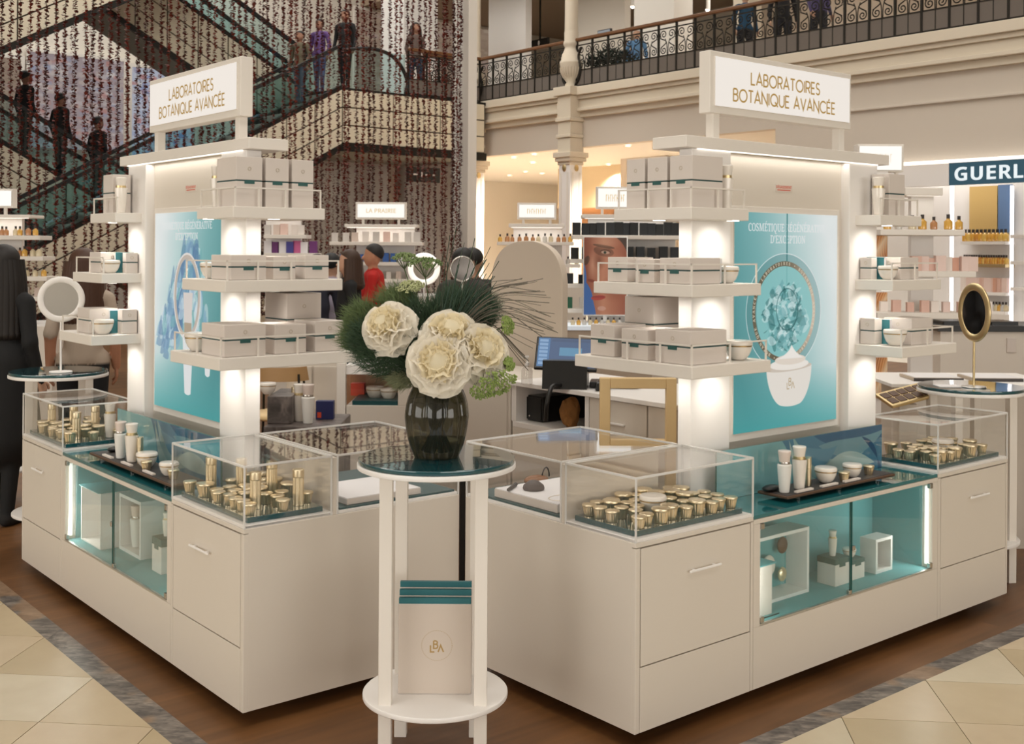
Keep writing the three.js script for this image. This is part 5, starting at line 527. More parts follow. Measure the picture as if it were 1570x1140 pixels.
// ---------------------------------------------------------------- generic lit brand stands in the hall
const tickSign = (cols, text) => canvasTex(256, 80, (c, w, h) => { c.fillStyle = '#fffaf2'; c.fillRect(0, 0, w, h); c.fillStyle = cols; if (text) { c.font = '34px sans-serif'; c.textAlign = 'center'; c.fillText(text, w / 2, 52, 180); } else for (let i = 0; i < 9; i++) { c.fillRect(58 + i * 16, 26, 4, 30); c.fillRect(58 + i * 16, 26 + (i * 13) % 26, 10, 4); } });
const smallBox = (cols) => cols.map((c) => { const p = proto('product_box', 'box'); mesh('body', rbox(0.07, 0.11, 0.05, 0.002), std(c, 0.5), p, 0, 0.055, 0); mesh('flap', rbox(0.071, 0.008, 0.051, 0.001), std(c, 0.4), p, 0, 0.106, 0); return p; });
const smallFlask = (cols) => cols.map((c) => { const p = proto('flask', 'bottle'); mesh('body', lathe([[0, 0], [0.024, 0], [0.026, 0.004], [0.026, 0.05], [0.012, 0.062], [0.01, 0.07]], 16), phy(c, { roughness: 0.15, clearcoat: 0.6 }), p); mesh('cap', new THREE.CylinderGeometry(0.011, 0.011, 0.026, 14).translate(0, 0.082, 0), M.slate, p); return p; });
const kits = { dark: smallBox([0x15171a, 0x22262b, 0x1a1d20]), pale: smallBox([0xe6ddd6, 0xd9c6ba, 0xe9c9bd, 0xcfc8c2]), vivid: smallBox([0x3f3c8e, 0x6a2a6e, 0xc95f93, 0xe8e4e6, 0x3a66b0]), flask: smallFlask([0xd8c9a8, 0xd9a84e, 0xc8c4be, 0xb98458]), amber: smallFlask([0xd9a23c, 0xe0b658, 0xc98a2e]), pink: smallBox([0xe8cfc6, 0xdcb5a6, 0xd9a58e, 0xefe4dc]), gifts: smallBox([0xe8e4de, 0x2d6a50, 0xdedbd6]) };
function stand(id, Z, lab, { sign, text, canopy, panel, shelves, base, post, col = '#d2b070', pm = M.bright, lk = 10 }) {
  const cx = (canopy || shelves[0])[0], ex = (canopy || shelves[0])[1], c0 = at((cx + ex) / 2, 400, Z), T = new Thing(FW, c0.x, Z + 0.1, 0, 'brand_stand', `lit white brand stand ${lab}`, 'display stand');
  if (sign) { const [x0, x1, y0, y1] = sign; pbox(T, 'sign_box', x0 - 3, x1 + 3, y0 - 3, y1 + 3, Z + 0.02, 0.1, M.white); const a = at(x0, y1, Z), b = at(x1, y0, Z); printed(T, 'sign_panel', a.x, b.x, Z + 0.005, a.y, b.y, emis(tickSign(col, text), 1.5), M.white, 0.01); if (canopy) for (const f of [0.12, 0.88]) { const px = x0 + (x1 - x0) * f; pbox(T, 'sign_post', px - 2, px + 2, y1 + 2, canopy[2], Z + 0.05, 0.03, M.white, 0); } }
  if (canopy) { const [x0, x1, y0, y1] = canopy; pbox(T, 'canopy', x0, x1, y0, y1, Z - 0.12, 0.34, M.white); const s = pbox(T, 'light_strip', x0 + 4, x1 - 4, y1, y1 + 1, Z - 0.06, 0.03, M.led, 0); const w = at(x1 - 4, 0, Z).x - at(x0 + 4, 0, Z).x, m = at((x0 + x1) / 2, y1 + 2, Z); const l = new THREE.RectAreaLight(0xfffaf2, lk, w, 0.03); l.position.set(m.x, m.y - 0.01, -(Z - 0.045)); l.rotation.x = -Math.PI / 2; scene.add(l); }
  if (panel) { const [x0, x1, y0, y1] = panel; pbox(T, 'back_panel', x0, x1, y0, y1, Z + 0.06, 0.06, pm); }
  for (const [x0, x1, y, n, kit, hs = 1] of shelves) { pbox(T, 'shelf', x0, x1, y, y + 5.5 * 12 / Z, Z - 0.22, 0.3, M.white); const P = kits[kit]; for (let i = 0; i < n; i++) { const a = at(x0 + (i + 0.5 + rr(-0.12, 0.12)) / n * (x1 - x0), y, Z - 0.1); const c = kindOf(P[Math.floor(rnd() * P.length)]); c.userData = { category: kit === 'flask' || kit === 'amber' ? 'bottle' : 'box', group: `stock on the stand ${lab}` }; c.userData.label = `${kit === 'dark' ? 'dark box' : kit === 'flask' ? 'glass bottle' : kit === 'amber' ? 'amber bottle' : kit === 'vivid' ? 'colourful box' : 'pale box'} on the ${['top', 'second', 'third', 'lowest'][shelves.findIndex((q) => q[2] === y)]} shelf of the stand ${lab}`; c.position.set(a.x, a.y + 0.001, a.z + rr(-0.03, 0.03)); c.scale.setScalar(hs * rr(0.9, 1.1)); scene.add(c); } }
  if (base) { const [x0, x1, y0, y1] = base; pbox(T, 'counter', x0, x1, y0, 2000, Z - 0.35, 0.7, M.lacquer); pbox(T, 'lit_top', x0, x1, y0 - 2, y0, Z - 0.35, 0.7, M.bright); }
  for (const [x0, x1, y0, y1] of post || []) pbox(T, 'post', x0, x1, y0, y1, Z + 0.02, 0.12, pm);
  return T;
}
stand(1, 14.6, 'behind the people', { sign: [548, 620, 313, 333], text: 'LA PRAIRIE', canopy: [528, 640, 344, 348], panel: [545, 636, 346, 560], shelves: [[505, 648, 371, 9, 'pale', 1.1], [508, 660, 402, 12, 'vivid', 1], [512, 664, 428, 10, 'pale', 0.9]], base: [500, 680, 455, 700] });
stand(2, 15.2, 'above the arched panel', { sign: [796, 850, 314, 333], canopy: [780, 866, 343, 348], panel: [786, 862, 346, 560], shelves: [[762, 880, 371, 12, 'flask', 1.1], [770, 890, 405, 10, 'flask', 1]], base: [760, 900, 440, 700] });
stand(3, 12.6, 'behind the portrait poster', { sign: [917, 970, 289, 317], canopy: [893, 1035, 329, 334], panel: [900, 1036, 332, 620], pm: M.bright, shelves: [[878, 1042, 361, 13, 'dark', 1.25], [874, 1042, 398, 10, 'dark', 1.2], [862, 1042, 436, 9, 'dark', 1.1], [862, 1042, 474, 9, 'gifts', 1.1]], base: [858, 1044, 500, 760] });
stand(4, 11.2, 'cut off by the left picture edge', { sign: [-60, 17, 292, 315], canopy: [-80, 46, 329, 333], panel: [-70, 34, 331, 560], shelves: [[-70, 61, 361, 12, 'flask', 1], [-70, 66, 393, 13, 'flask', 1], [-70, 72, 424, 12, 'flask', 1], [-60, 76, 455, 10, 'pale', 0.9]], base: [-80, 80, 500, 800] });
stand(5, 12.4, 'between the left tower and the people', { canopy: [410, 468, 330, 334], panel: [406, 462, 332, 560], shelves: [[404, 470, 360, 5, 'pale', 1], [404, 486, 388, 7, 'vivid', 1.1], [404, 490, 470, 6, 'pale', 1]], base: [404, 510, 505, 700], lk: 6 });
stand(6, 7.9, 'right of the right tower', { sign: [1318, 1383, 224, 260], canopy: [1388, 1446, 288, 299], panel: [1395, 1432, 298, 640], shelves: [[1350, 1480, 352, 7, 'flask', 1.0], [1370, 1497, 416, 10, 'pink', 0.9], [1345, 1520, 480, 9, 'pink', 0.75]], post: [[1334, 1362, 260, 640]], col: '#e9d9c4', lk: 8 });
// coloured beauty prints on stand 6 and the portrait on stand 3
const skinTex = canvasTex(128, 128, (c, w, h) => { const g = c.createLinearGradient(0, 0, w, h); g.addColorStop(0, '#8a4a26'); g.addColorStop(0.45, '#d08a4e'); g.addColorStop(0.6, '#f2dcc0'); g.addColorStop(1, '#b5622e'); c.fillStyle = g; c.fillRect(0, 0, w, h); c.strokeStyle = 'rgba(255,210,150,0.6)'; c.lineWidth = 5; for (let i = 0; i < 9; i++) { c.beginPath(); c.moveTo(i * 18, 0); c.quadraticCurveTo(i * 18 - 40, 60, i * 18 - 20, 128); c.stroke(); } });
[[1334, 1361, 352, 393, 'upper'], [1334, 1361, 448, 481, 'middle'], [1334, 1361, 548, 610, 'lower']].forEach(([x0, x1, y0, y1, n]) => { const Z = 7.9, a = at(x0, y1, Z), b = at(x1, y0, Z), T = new Thing(FW, (a.x + b.x) / 2, Z, a.y, 'beauty_print', `${n} orange-brown beauty print right of the right tower`, 'poster'); printed(T, 'print', a.x, b.x, Z + 0.005, a.y, b.y, std(0xffffff, 0.5, 0, { map: skinTex }), M.white, 0.01); });
const faceTex = canvasTex(384, 680, (c, w, h) => {
  c.fillStyle = '#b5674a'; c.fillRect(0, 0, w, h); const g = c.createLinearGradient(0, 0, w, 0); g.addColorStop(0, '#8c4630'); g.addColorStop(0.45, '#cf8a68'); g.addColorStop(1, '#a4573c'); c.fillStyle = g; c.fillRect(0, 0, w, h);
  c.fillStyle = '#3e6aa8'; c.beginPath(); c.moveTo(0, h * 0.32); c.quadraticCurveTo(30, h * 0.5, 20, h * 0.58); c.quadraticCurveTo(80, h * 0.7, 80, h * 0.8); c.quadraticCurveTo(100, h * 0.9, 110, h); c.lineTo(0, h); c.fill();
  c.fillStyle = '#4a3326'; c.beginPath(); c.moveTo(w * 0.75, 0); c.lineTo(w, 0); c.lineTo(w, h * 0.2); c.quadraticCurveTo(w * 0.95, h * 0.08, w * 0.75, 0); c.fill();
  c.fillStyle = 'rgba(90,52,34,0.55)'; c.beginPath(); c.ellipse(w * 0.46, h * 0.18, w * 0.24, h * 0.065, 0.2, 0, 6.3); c.fill(); c.fillStyle = 'rgba(70,44,28,0.8)'; c.beginPath(); c.ellipse(w * 0.46, h * 0.115, w * 0.26, h * 0.018, 0.16, 0, 6.3); c.fill(); c.fillStyle = '#cfa68c'; c.beginPath(); c.ellipse(w * 0.5, h * 0.195, w * 0.1, h * 0.02, 0.1, 0, 6.3); c.fill(); c.fillStyle = '#4b5a46'; c.beginPath(); c.arc(w * 0.49, h * 0.195, 13, 0, 6.3); c.fill(); c.fillStyle = '#171310'; c.beginPath(); c.arc(w * 0.49, h * 0.195, 8, 0, 6.3); c.fill(); c.strokeStyle = '#3c2418'; c.lineWidth = 5; c.beginPath(); c.ellipse(w * 0.5, h * 0.195, w * 0.12, h * 0.035, 0.1, 3.2, 6.2); c.stroke(); c.fillStyle = 'rgba(70,44,30,0.8)'; c.beginPath(); c.ellipse(w * 0.06, h * 0.3, 24, 44, 0.4, 0, 6.3); c.fill();
  const soft = (x, y, r, sy, col) => { const q = c.createRadialGradient(0, 0, 0, 0, 0, r); q.addColorStop(0, `rgba(${col},0.7)`); q.addColorStop(1, `rgba(${col},0)`); c.save(); c.translate(x, y); c.scale(1, sy); c.fillStyle = q; c.fillRect(-r, -r, 2 * r, 2 * r); c.restore(); }; soft(w * 0.2, h * 0.36, 50, 3, '226,168,134'); soft(w * 0.66, h * 0.4, 150, 1.2, '214,140,108'); soft(w * 0.36, h * 0.3, 60, 1.6, '120,66,44'); soft(w * 0.5, h * 0.06, 150, 0.5, '220,160,126'); soft(w * 0.7, h * 0.66, 130, 1, '150,78,54'); c.fillStyle = '#8a3f2c'; c.beginPath(); c.ellipse(w * 0.16, h * 0.56, 34, 14, 0.2, 0, 6.3); c.fill(); c.fillStyle = '#b8453a'; c.beginPath(); c.ellipse(w * 0.34, h * 0.78, w * 0.17, h * 0.032, -0.1, 0, 6.3); c.fill(); c.fillStyle = '#7e2c26'; c.fillRect(w * 0.2, h * 0.765, w * 0.28, 6); c.fillStyle = 'rgba(228,178,158,0.6)'; c.beginPath(); c.ellipse(w * 0.42, h * 0.92, w * 0.1, h * 0.03, 0, 0, 6.3); c.fill(); });
{ const Z = 12.2, a = at(895, 482, Z), b = at(961, 364, Z), T = new Thing(FW, (a.x + b.x) / 2, Z, a.y, 'portrait_poster', 'close-up portrait poster of a face on blue', 'poster'); T.box('easel_leg', (a.x + b.x) / 2 - 0.02, (a.x + b.x) / 2 + 0.02, Z + 0.03, Z + 0.05, 0.93, a.y + 0.1, M.alu, 0); T.box('frame', a.x - 0.012, b.x + 0.012, Z + 0.008, Z + 0.03, a.y - 0.012, b.y + 0.012, M.alu, 0.002); printed(T, 'print', a.x, b.x, Z, a.y, b.y, emis(faceTex, 0.85), M.white, 0.008); }
{ const Z = 11.68, T = new Thing(FW, at(910, 495, Z).x, Z, 0, 'tester_counter', 'lit tester counter below the portrait poster', 'counter'); pbox(T, 'body', 858, 1000, 506, 800, Z, 0.5, M.taupe); pbox(T, 'lit_top', 856, 1002, 500, 506, Z - 0.02, 0.54, std(0xe8f0f6, 0.4, 0, { emissive: 0xdceeff, emissiveIntensity: 0.35 })); for (let i = 0; i < 9; i++) { const a = at(878 + i * 9, 499, Z + 0.12); const c = kindOf(kits.flask[i % 3]); c.userData = { label: 'small clear tester bottle on the lit counter below the portrait', category: 'bottle', group: 'testers below the portrait' }; c.position.set(a.x, a.y + 0.003, a.z); c.scale.setScalar(0.85); scene.add(c); } }
// table with notebooks right of the right tower
{ const Z = 6.55, y = 0.97, T = new Thing(FW, at(1450, 560, Z).x, Z + 0.2, 0, 'clear_topped_table', 'white desk with clear top behind the gold mirror', 'table'); const a = at(1345, 560, Z).x, b = at(1600, 560, Z).x; T.box('top', a, b, Z - 0.25, Z + 0.35, y - 0.02, y, M.bright, 0.003); T.box('body', a + 0.12, b - 0.1, Z, Z + 0.3, 0, y - 0.02, M.lacquer, 0.003); for (const x of [a + 0.05, b - 0.05]) T.box('leg', x - 0.02, x + 0.02, Z - 0.2, Z - 0.16, 0, y - 0.02, M.white, 0);
  for (const [px, n] of [[1430, 'left'], [1520, 'right']]) { const c = at(px, 560, Z), K = new Thing(FW, c.x, Z, y, 'notebook', `${n} grey notebook with dark edge lying behind the gold mirror`, 'notebook'); const m = K.box('cover', c.x - 0.15, c.x + 0.13, Z - 0.12, Z + 0.12, y + 0.0005, y + 0.018, M.taupe, 0.002); K.box('edge', c.x - 0.15, c.x + 0.13, Z - 0.124, Z - 0.12, y + 0.0005, y + 0.018, M.slate, 0); K.box('sheet', c.x - 0.14, c.x + 0.12, Z - 0.11, Z + 0.11, y + 0.018, y + 0.021, M.paper, 0); } }
{ const Z = 6.14, c = at(1388, 606, Z), T = new Thing(FW, c.x, Z, 0, 'palette_tray', 'tilted gold tray with brown palette pans behind the right counter', 'tray'); const g = new THREE.Group(); mesh('stand', rbox(0.1, c.y - 0.04, 0.1, 0.004), M.lacquer, T.g, 0, (c.y - 0.04) / 2, 0); const tr = mesh('tray', rbox(0.27, 0.02, 0.16, 0.006), M.goldSoft, T.g, 0, c.y, 0); tr.rotation.set(0.3, 0.3, 0.12); for (let i = 0; i < 5; i++) for (let j = 0; j < 2; j++) mesh('pan', rbox(0.042, 0.006, 0.055, 0.001), M.walnut, tr, -0.1 + i * 0.05, 0.011, -0.03 + j * 0.065); }
{ const Z = 9.6, T = new Thing(FW, at(1530, 540, Z).x, Z + 0.3, 0, 'white_counter', 'white counter with black tills below the fragrance shop', 'counter'); pbox(T, 'body', 1440, 1640, 508, 800, Z, 0.6, M.lacquer); pbox(T, 'black_top', 1438, 1642, 500, 508, Z - 0.02, 0.64, M.black); pbox(T, 'till', 1520, 1562, 493, 500, Z + 0.1, 0.3, M.black, 0.01); pbox(T, 'till', 1446, 1490, 492, 500, Z + 0.1, 0.3, M.black, 0.01); pbox(T, 'socket_plate', 1544, 1558, 518, 540, Z - 0.012, 0.012, M.card, 0.002); }
{ const p = at(1590, 640, 7.0), T = new Thing(FW, p.x, 7.0, 0, 'leather_stool', 'brown leather stool with chrome legs at the right picture edge', 'stool'); const y = p.y; mesh('seat', lathe([[0, 0], [0.17, 0], [0.2, 0.02], [0.2, 0.06], [0.17, 0.08], [0, 0.085]], 32), std(0x9a6a44, 0.5), T.g, 0, y - 0.04, 0); for (const [x, z] of [[-1, 1], [1, 1], [-1, -1], [1, -1]]) mesh('leg', tube([[x * 0.2, 0, z * 0.2], [x * 0.12, y - 0.04, z * 0.12]], 0.009, 4, 8), M.chrome, T.g); mesh('foot_ring', new THREE.TorusGeometry(0.23, 0.007, 8, 40).rotateX(Math.PI / 2), M.chrome, T.g, 0, 0.22, 0); }
// ---------------------------------------------------------------- fragrance shop under the gallery
const shopSign = canvasTex(1024, 180, (c, w, h) => { c.fillStyle = '#2b4f5e'; c.fillRect(0, 0, w, h); c.fillStyle = '#f4fbfd'; c.font = 'bold 150px sans-serif'; c.textAlign = 'left'; c.fillText('GUERLAIN', 30, 145, 960); });
{ const P = 15.75, a = onV(1455, 284, P), b = { u: onV(1455, 284, P).u - 1.24 * (onV(1455, 284, P).u - onV(1650, 284, P).u) }, c = onV(1455, 250, P), T = new Thing(FB, (a.u + b.u) / 2, P, 2.6, 'shop_sign', 'dark teal shop sign with glowing white capitals', 'sign'); printed(T, 'panel', b.u, a.u, P, a.y, c.y, emis(shopSign, 1.4), M.tealDark, 0.05);
  const w0 = onV(1386, 286, P), w1 = onV(1455, 252, P), U = new Thing(FB, (w0.u + a.u) / 2, P + 0.1, 2.6, 'shop_header', 'pale lit header band beside the dark shop sign', 'header'); U.box('band', a.u + 0.003, w0.u + 0.6, P, P + 0.07, a.y, c.y, M.bright, 0.004); U.box('light_strip', b.u, w0.u + 0.6, P - 0.03, P + 0.03, c.y + 0.005, c.y + 0.05, M.led, 0); }
struct(FB, 'wall_shop', 1, 12.2, 17.6, 17.8, 0, 3.2, M.bright);
{ const P = 17.2, f = (px0, px1, py0, py1) => { const a = onV(px0, py1, P), b = onV(px1, py0, P); return [b.u, a.u, a.y, b.y]; };
  const T = new Thing(FB, 9, P, 0, 'wall_display', 'white wall display bay with light bars in the fragrance shop', 'display'); for (const [x0, x1] of [[1455, 1460], [1547, 1552]]) { const [u0, u1, y0, y1] = f(x0, x1, 284, 560); T.box('light_bar', u0, u1, P, P + 0.06, y0, y1, std(0xffffff, 0.5, 0, { emissive: 0xf2f6ff, emissiveIntensity: 1.3 }), 0); }
  { const [u0, u1, y0, y1] = f(1400, 1640, 286, 600); T.box('back_panel', u0, u1, P + 0.2, P + 0.3, 0, y1, M.bright, 0); }
  [[370, 'amber', 11], [404, 'amber', 18], [446, 'pink', 10], [474, 'flask', 14]].forEach(([py, kit, n], r) => { const [u0, u1, y0] = f(1478, 1546, py - 2, py); T.box('shelf', u0, u1, P - 0.1, P + 0.2, y0 - 0.05, y0, r === 1 ? M.goldSoft : M.bright, 0.002); for (let i = 0; i < n; i++) { const c = kindOf(kits[kit][Math.floor(rnd() * kits[kit].length)]); c.userData = { label: `small ${['fragrance flacon on the top', 'amber flask on the gilded', 'pink box on the third', 'bottle on the lowest'][r]} shelf of the fragrance shop`, category: kit === 'pink' ? 'box' : 'bottle', group: `stock on fragrance shelf ${r + 1}` }; place(c, FB, u0 + (i + 0.5) / n * (u1 - u0), P - 0.02, y0 + 0.001, 0); c.scale.setScalar(n > 12 ? 1.5 : 2); scene.add(c); } });
  [[300, 360, 'amber', 3], [300, 400, 'pink', 3], [300, 440, 'flask', 3]].forEach(([_, py, kit, n], r) => { const [u0, u1, y0] = f(1554, 1600, py - 2, py); T.box('shelf', u0, u1, P - 0.1, P + 0.2, y0 - 0.05, y0, M.bright, 0.002); });
  for (const [x0, x1, y0, y1, m, lab] of [[1481, 1524, 284, 356, std(0xe2c07c, 0.5), 'golden yellow poster in the fragrance shop'], [1525, 1546, 282, 356, std(0x6d8cb8, 0.5), 'blue poster strip in the fragrance shop']]) { const [u0, u1, a, b] = f(x0, x1, y0, y1), Q = new Thing(FB, (u0 + u1) / 2, P, a, 'wall_poster', lab, 'poster'); Q.box('sheet', u0, u1, P + 0.1, P + 0.14, a, b, m, 0); Q.box('frame', u0, u1, P + 0.08, P + 0.16, a - 0.04, a, M.alu, 0); } }
// ring lamp and round mirrors among the far stands
{ const p = at(650, 412, 12), T = new THREE.Group(); T.name = 'ring_mirror'; tag(T, 'large white ring mirror standing behind the umbel flowers', 'mirror'); T.position.set(p.x, 0.95, p.z); scene.add(T); mesh('ring', new THREE.TorusGeometry(0.14, 0.03, 10, 48), M.glow, T, 0, p.y - 0.95, 0); mesh('glass', new THREE.CylinderGeometry(0.125, 0.125, 0.01, 40).rotateX(Math.PI / 2), M.mirror, T, 0, p.y - 0.95, 0); mesh('stem', new THREE.CylinderGeometry(0.01, 0.01, p.y - 0.95 - 0.16, 10), M.bright, T, 0, (p.y - 1.11) / 2, 0); }
{ const p = at(709, 412, 9), T = new THREE.Group(); T.name = 'round_mirror'; tag(T, 'dark round table mirror right of the garland edge', 'mirror'); T.position.set(p.x, 0.95, p.z); T.rotation.y = 0.3; scene.add(T); mesh('ring', new THREE.TorusGeometry(0.095, 0.008, 8, 48), M.chrome, T, 0, p.y - 0.95, 0); mesh('glass', new THREE.CylinderGeometry(0.09, 0.09, 0.01, 40).rotateX(Math.PI / 2), std(0x55504c, 0.1, 0.8), T, 0, p.y - 0.95, 0); mesh('stem', new THREE.CylinderGeometry(0.008, 0.008, p.y - 1.045, 10), M.chrome, T, 0, (p.y - 1.045) / 2, 0); const K = new Thing(FW, p.x, 9, 0, 'white_display_table', 'white display table under the dark round mirror', 'table'); K.box('top', p.x - 0.35, p.x + 0.4, 8.8, 9.3, 0.92, 0.95, M.bright, 0.003); K.box('body', p.x - 0.3, p.x + 0.35, 8.9, 9.25, 0, 0.92, M.lacquer, 0.003); }
{ const p = at(650, 470, 12), K = new Thing(FW, p.x, 12.1, 0, 'ring_mirror_table', 'white display table under the ring mirror', 'table'); K.box('top', p.x - 0.35, p.x + 0.35, 11.8, 12.4, 0.92, 0.95, M.bright, 0.003); K.box('body', p.x - 0.3, p.x + 0.3, 11.9, 12.35, 0, 0.92, M.lacquer, 0.003); }
// signs upstairs
{ const T = new Thing(FB, onV(826, 65, 19.3).u, 19.3, 5, 'pictogram_sign', 'black pictogram sign behind the gallery railing', 'sign'); const a = onV(813, 75, 19.3), b = onV(840, 57, 19.3); T.box('plate', b.u, a.u, 19.3, 19.36, a.y, b.y, M.black, 0.004); T.put('figure', new THREE.SphereGeometry(0.04, 10, 8).scale(0.3, 1.6, 1), M.bright, (a.u + b.u) / 2, 19.29, (a.y + b.y) / 2); T.box('hanger', (a.u + b.u) / 2 - 0.02, (a.u + b.u) / 2 + 0.02, 19.32, 19.35, b.y, 8.5, M.black, 0); }
{ const T = new Thing(FB, onV(926, 47, 18.3).u, 18.3, 5.6, 'framed_notice', 'small framed notice on the white pier upstairs', 'notice'); const a = onV(916, 53, 18.3), b = onV(936, 43, 18.3); T.box('frame', b.u, a.u, 18.3, 18.36, a.y, b.y, M.slate, 0.004); T.box('sheet', b.u + 0.02, a.u - 0.02, 18.295, 18.3, a.y + 0.02, b.y - 0.02, std(0x9aa6b4, 0.6), 0); }
{ const T = new Thing(FB, onU(643, 270, 19.5).v, 0, 0, 'hanging_sign', 'dark direction sign hanging under the escalator landing', 'sign'); const a = onU(624, 278, 19.3), b = onU(674, 258, 19.3), [x, z] = FB.w(19.3, (a.v + b.v) / 2); T.g.position.set(x, a.y, z); mesh('plate', rbox(b.v - a.v, b.y - a.y, 0.05, 0.005), M.black, T.g, 0, (b.y - a.y) / 2, 0); for (const [dx, w] of [[-0.22, 0.1], [-0.06, 0.03], [0.08, 0.1], [0.24, 0.05]]) mesh('glyph', rbox(w, 0.03 + (w < 0.04 ? 0.08 : 0), 0.01, 0), M.card, T.g, dx, (b.y - a.y) / 2, 0.03); mesh('rod', new THREE.CylinderGeometry(0.008, 0.008, 0.6, 6), M.black, T.g, 0, (b.y - a.y) + 0.3, 0); }
// ---------------------------------------------------------------- people: one continuous body each
const C3 = (h) => new THREE.Color(h);
function person(x, y, z, turn, H, label, o) {
  const k = H / 1.75, N = o.res || 64, B = []; const b = (a, c, r0, r1, t) => B.push([a.map((q) => q * k), c.map((q) => q * k), r0 * k, r1 * k, t]);
  const lean = o.lean || 0, st = o.stride || 0.04, sh = o.fem ? 0.165 : 0.195, top = o.top, leg = o.leg, skin = o.skin || 0xc39a80, sleeve = o.short ? skin : top;
  b([0, 0.98, 0], [0, 1.2, lean * 0.4], 0.135, 0.125, top); b([0, 1.2, lean * 0.4], [0, 1.38, lean], o.fem ? 0.125 : 0.14, 0.115, top); b([-sh + 0.05, 1.4, lean], [sh - 0.05, 1.4, lean], 0.07, 0.07, top); b([0, 1.42, lean], [0, 1.53, lean + 0.01], 0.055, 0.05, skin);
  b([0, 1.6, lean + 0.015], [0, 1.66, lean + 0.005], 0.088, 0.092, skin); b([0, 1.56, lean + 0.05], [0, 1.585, lean + 0.045], 0.045, 0.055, skin); b([0, 1.615, lean + 0.105], [0, 1.6, lean + 0.12], 0.012, 0.016, skin);
  for (const s of [-1, 1]) { b([s * 0.09, 1.62, lean], [s * 0.094, 1.6, lean], 0.016, 0.012, skin); const A = (o.arms && o.arms[s < 0 ? 0 : 1]) || [[s * (sh + 0.05), 1.15, -0.03], [s * (sh + 0.06), 0.9, 0.06]]; b([s * sh, 1.39, lean], A[0], 0.055, 0.046, top); b(A[0], A[1], 0.044, 0.03, sleeve);
    b([s * 0.09, 0.95, 0], [s * 0.1, 0.5, s * st], 0.095, 0.062, leg); b([s * 0.1, 0.5, s * st], [s * 0.1, 0.1, s * st * 1.6 - 0.02], 0.06, 0.042, leg); b([s * 0.1, 0.045, s * st * 1.6 - 0.03], [s * 0.11, 0.035, s * st * 1.6 + 0.13], 0.045, 0.036, o.shoe || 0x1a1716); }
  if (o.coat) b([0, 1.0, 0], [0, 0.55, 0], 0.19, 0.23, top);
  if (o.pack) b([0, 1.3, lean - 0.2], [0, 1.08, lean - 0.2], 0.11, 0.12, o.pack);
  const mc = new MarchingCubes(N, M.white, false, false, 120000), hx = 0.52 * k, hy = 0.92 * k, cy = 0.9 * k, hz = 0.42 * k, cols = [];
  const sd = (p, q) => { const [a, c, r0, r1] = q, dx = c[0] - a[0], dy = c[1] - a[1], dz = c[2] - a[2], l = dx * dx + dy * dy + dz * dz; let t = ((p[0] - a[0]) * dx + (p[1] - a[1]) * dy + (p[2] - a[2]) * dz) / l; t = t < 0 ? 0 : t > 1 ? 1 : t; return Math.hypot(p[0] - a[0] - dx * t, p[1] - a[1] - dy * t, p[2] - a[2] - dz * t) - (r0 + (r1 - r0) * t); };
  const K = 0.022 * k, half = N / 2; const P = [0, 0, 0]; mc.isolation = 0;
  for (let iz = 0; iz < N; iz++) for (let iy = 0; iy < N; iy++) for (let ix = 0; ix < N; ix++) { P[0] = (ix - half) / half * hx; P[1] = (iy - half) / half * hy + cy; P[2] = (iz - half) / half * hz; let d = 1; for (const q of B) { const e = sd(P, q), h = Math.max(K - Math.abs(d - e), 0) / K; d = Math.min(d, e) - h * h * K * 0.25; } mc.field[iz * N * N + iy * N + ix] = -d; }
  mc.update(); const n = mc.count, pos = mc.positionArray.slice(0, n * 3); for (let i = 0; i < n; i++) { pos[i * 3] *= hx; pos[i * 3 + 1] = pos[i * 3 + 1] * hy + cy; pos[i * 3 + 2] *= hz; }
  let g = new THREE.BufferGeometry(); g.setAttribute('position', new THREE.BufferAttribute(new Float32Array(pos), 3)); g = mergeVertices(g, 1e-4); g.computeVertexNormals();
  const hands = []; for (const s of [-1, 1]) { const A = (o.arms && o.arms[s < 0 ? 0 : 1]) || [[s * (sh + 0.05), 1.15, -0.03], [s * (sh + 0.06), 0.9, 0.06]]; const e = V(...A[0]), w = V(...A[1]), d = w.clone().sub(e).normalize(), sd2 = V(0, 0, 1).addScaledVector(d, -d.z).normalize(), nn = d.clone().cross(sd2); const cap = (a, c, r) => { const q = new THREE.CapsuleGeometry(r * k, Math.max(0.001, a.distanceTo(c) * k), 3, 6); q.applyQuaternion(new THREE.Quaternion().setFromUnitVectors(V(0, 1, 0), c.clone().sub(a).normalize())); const m = a.clone().add(c).multiplyScalar(0.5 * k); q.translate(m.x, m.y, m.z); hands.push(q); }; const palm = w.clone().addScaledVector(d, 0.045); for (const f of [-0.024, -0.008, 0.008, 0.024]) cap(w.clone().addScaledVector(sd2, f * 0.7), palm.clone().addScaledVector(d, 0.03).addScaledVector(sd2, f), 0.013); [-0.026, -0.009, 0.009, 0.026].forEach((f, i) => { const a = palm.clone().addScaledVector(d, 0.03).addScaledVector(sd2, f), m = a.clone().addScaledVector(d, [0.03, 0.038, 0.036, 0.026][i]).addScaledVector(nn, s * 0.008), c = m.clone().addScaledVector(d, [0.02, 0.026, 0.024, 0.018][i]).addScaledVector(nn, s * 0.02); cap(a, m, 0.009); cap(m, c, 0.008); }); const t0 = w.clone().addScaledVector(d, 0.03).addScaledVector(sd2, 0.03), t1 = t0.clone().addScaledVector(d, 0.03).addScaledVector(sd2, 0.028); cap(t0, t1, 0.011); cap(t1, t1.clone().addScaledVector(d, 0.025), 0.009); }
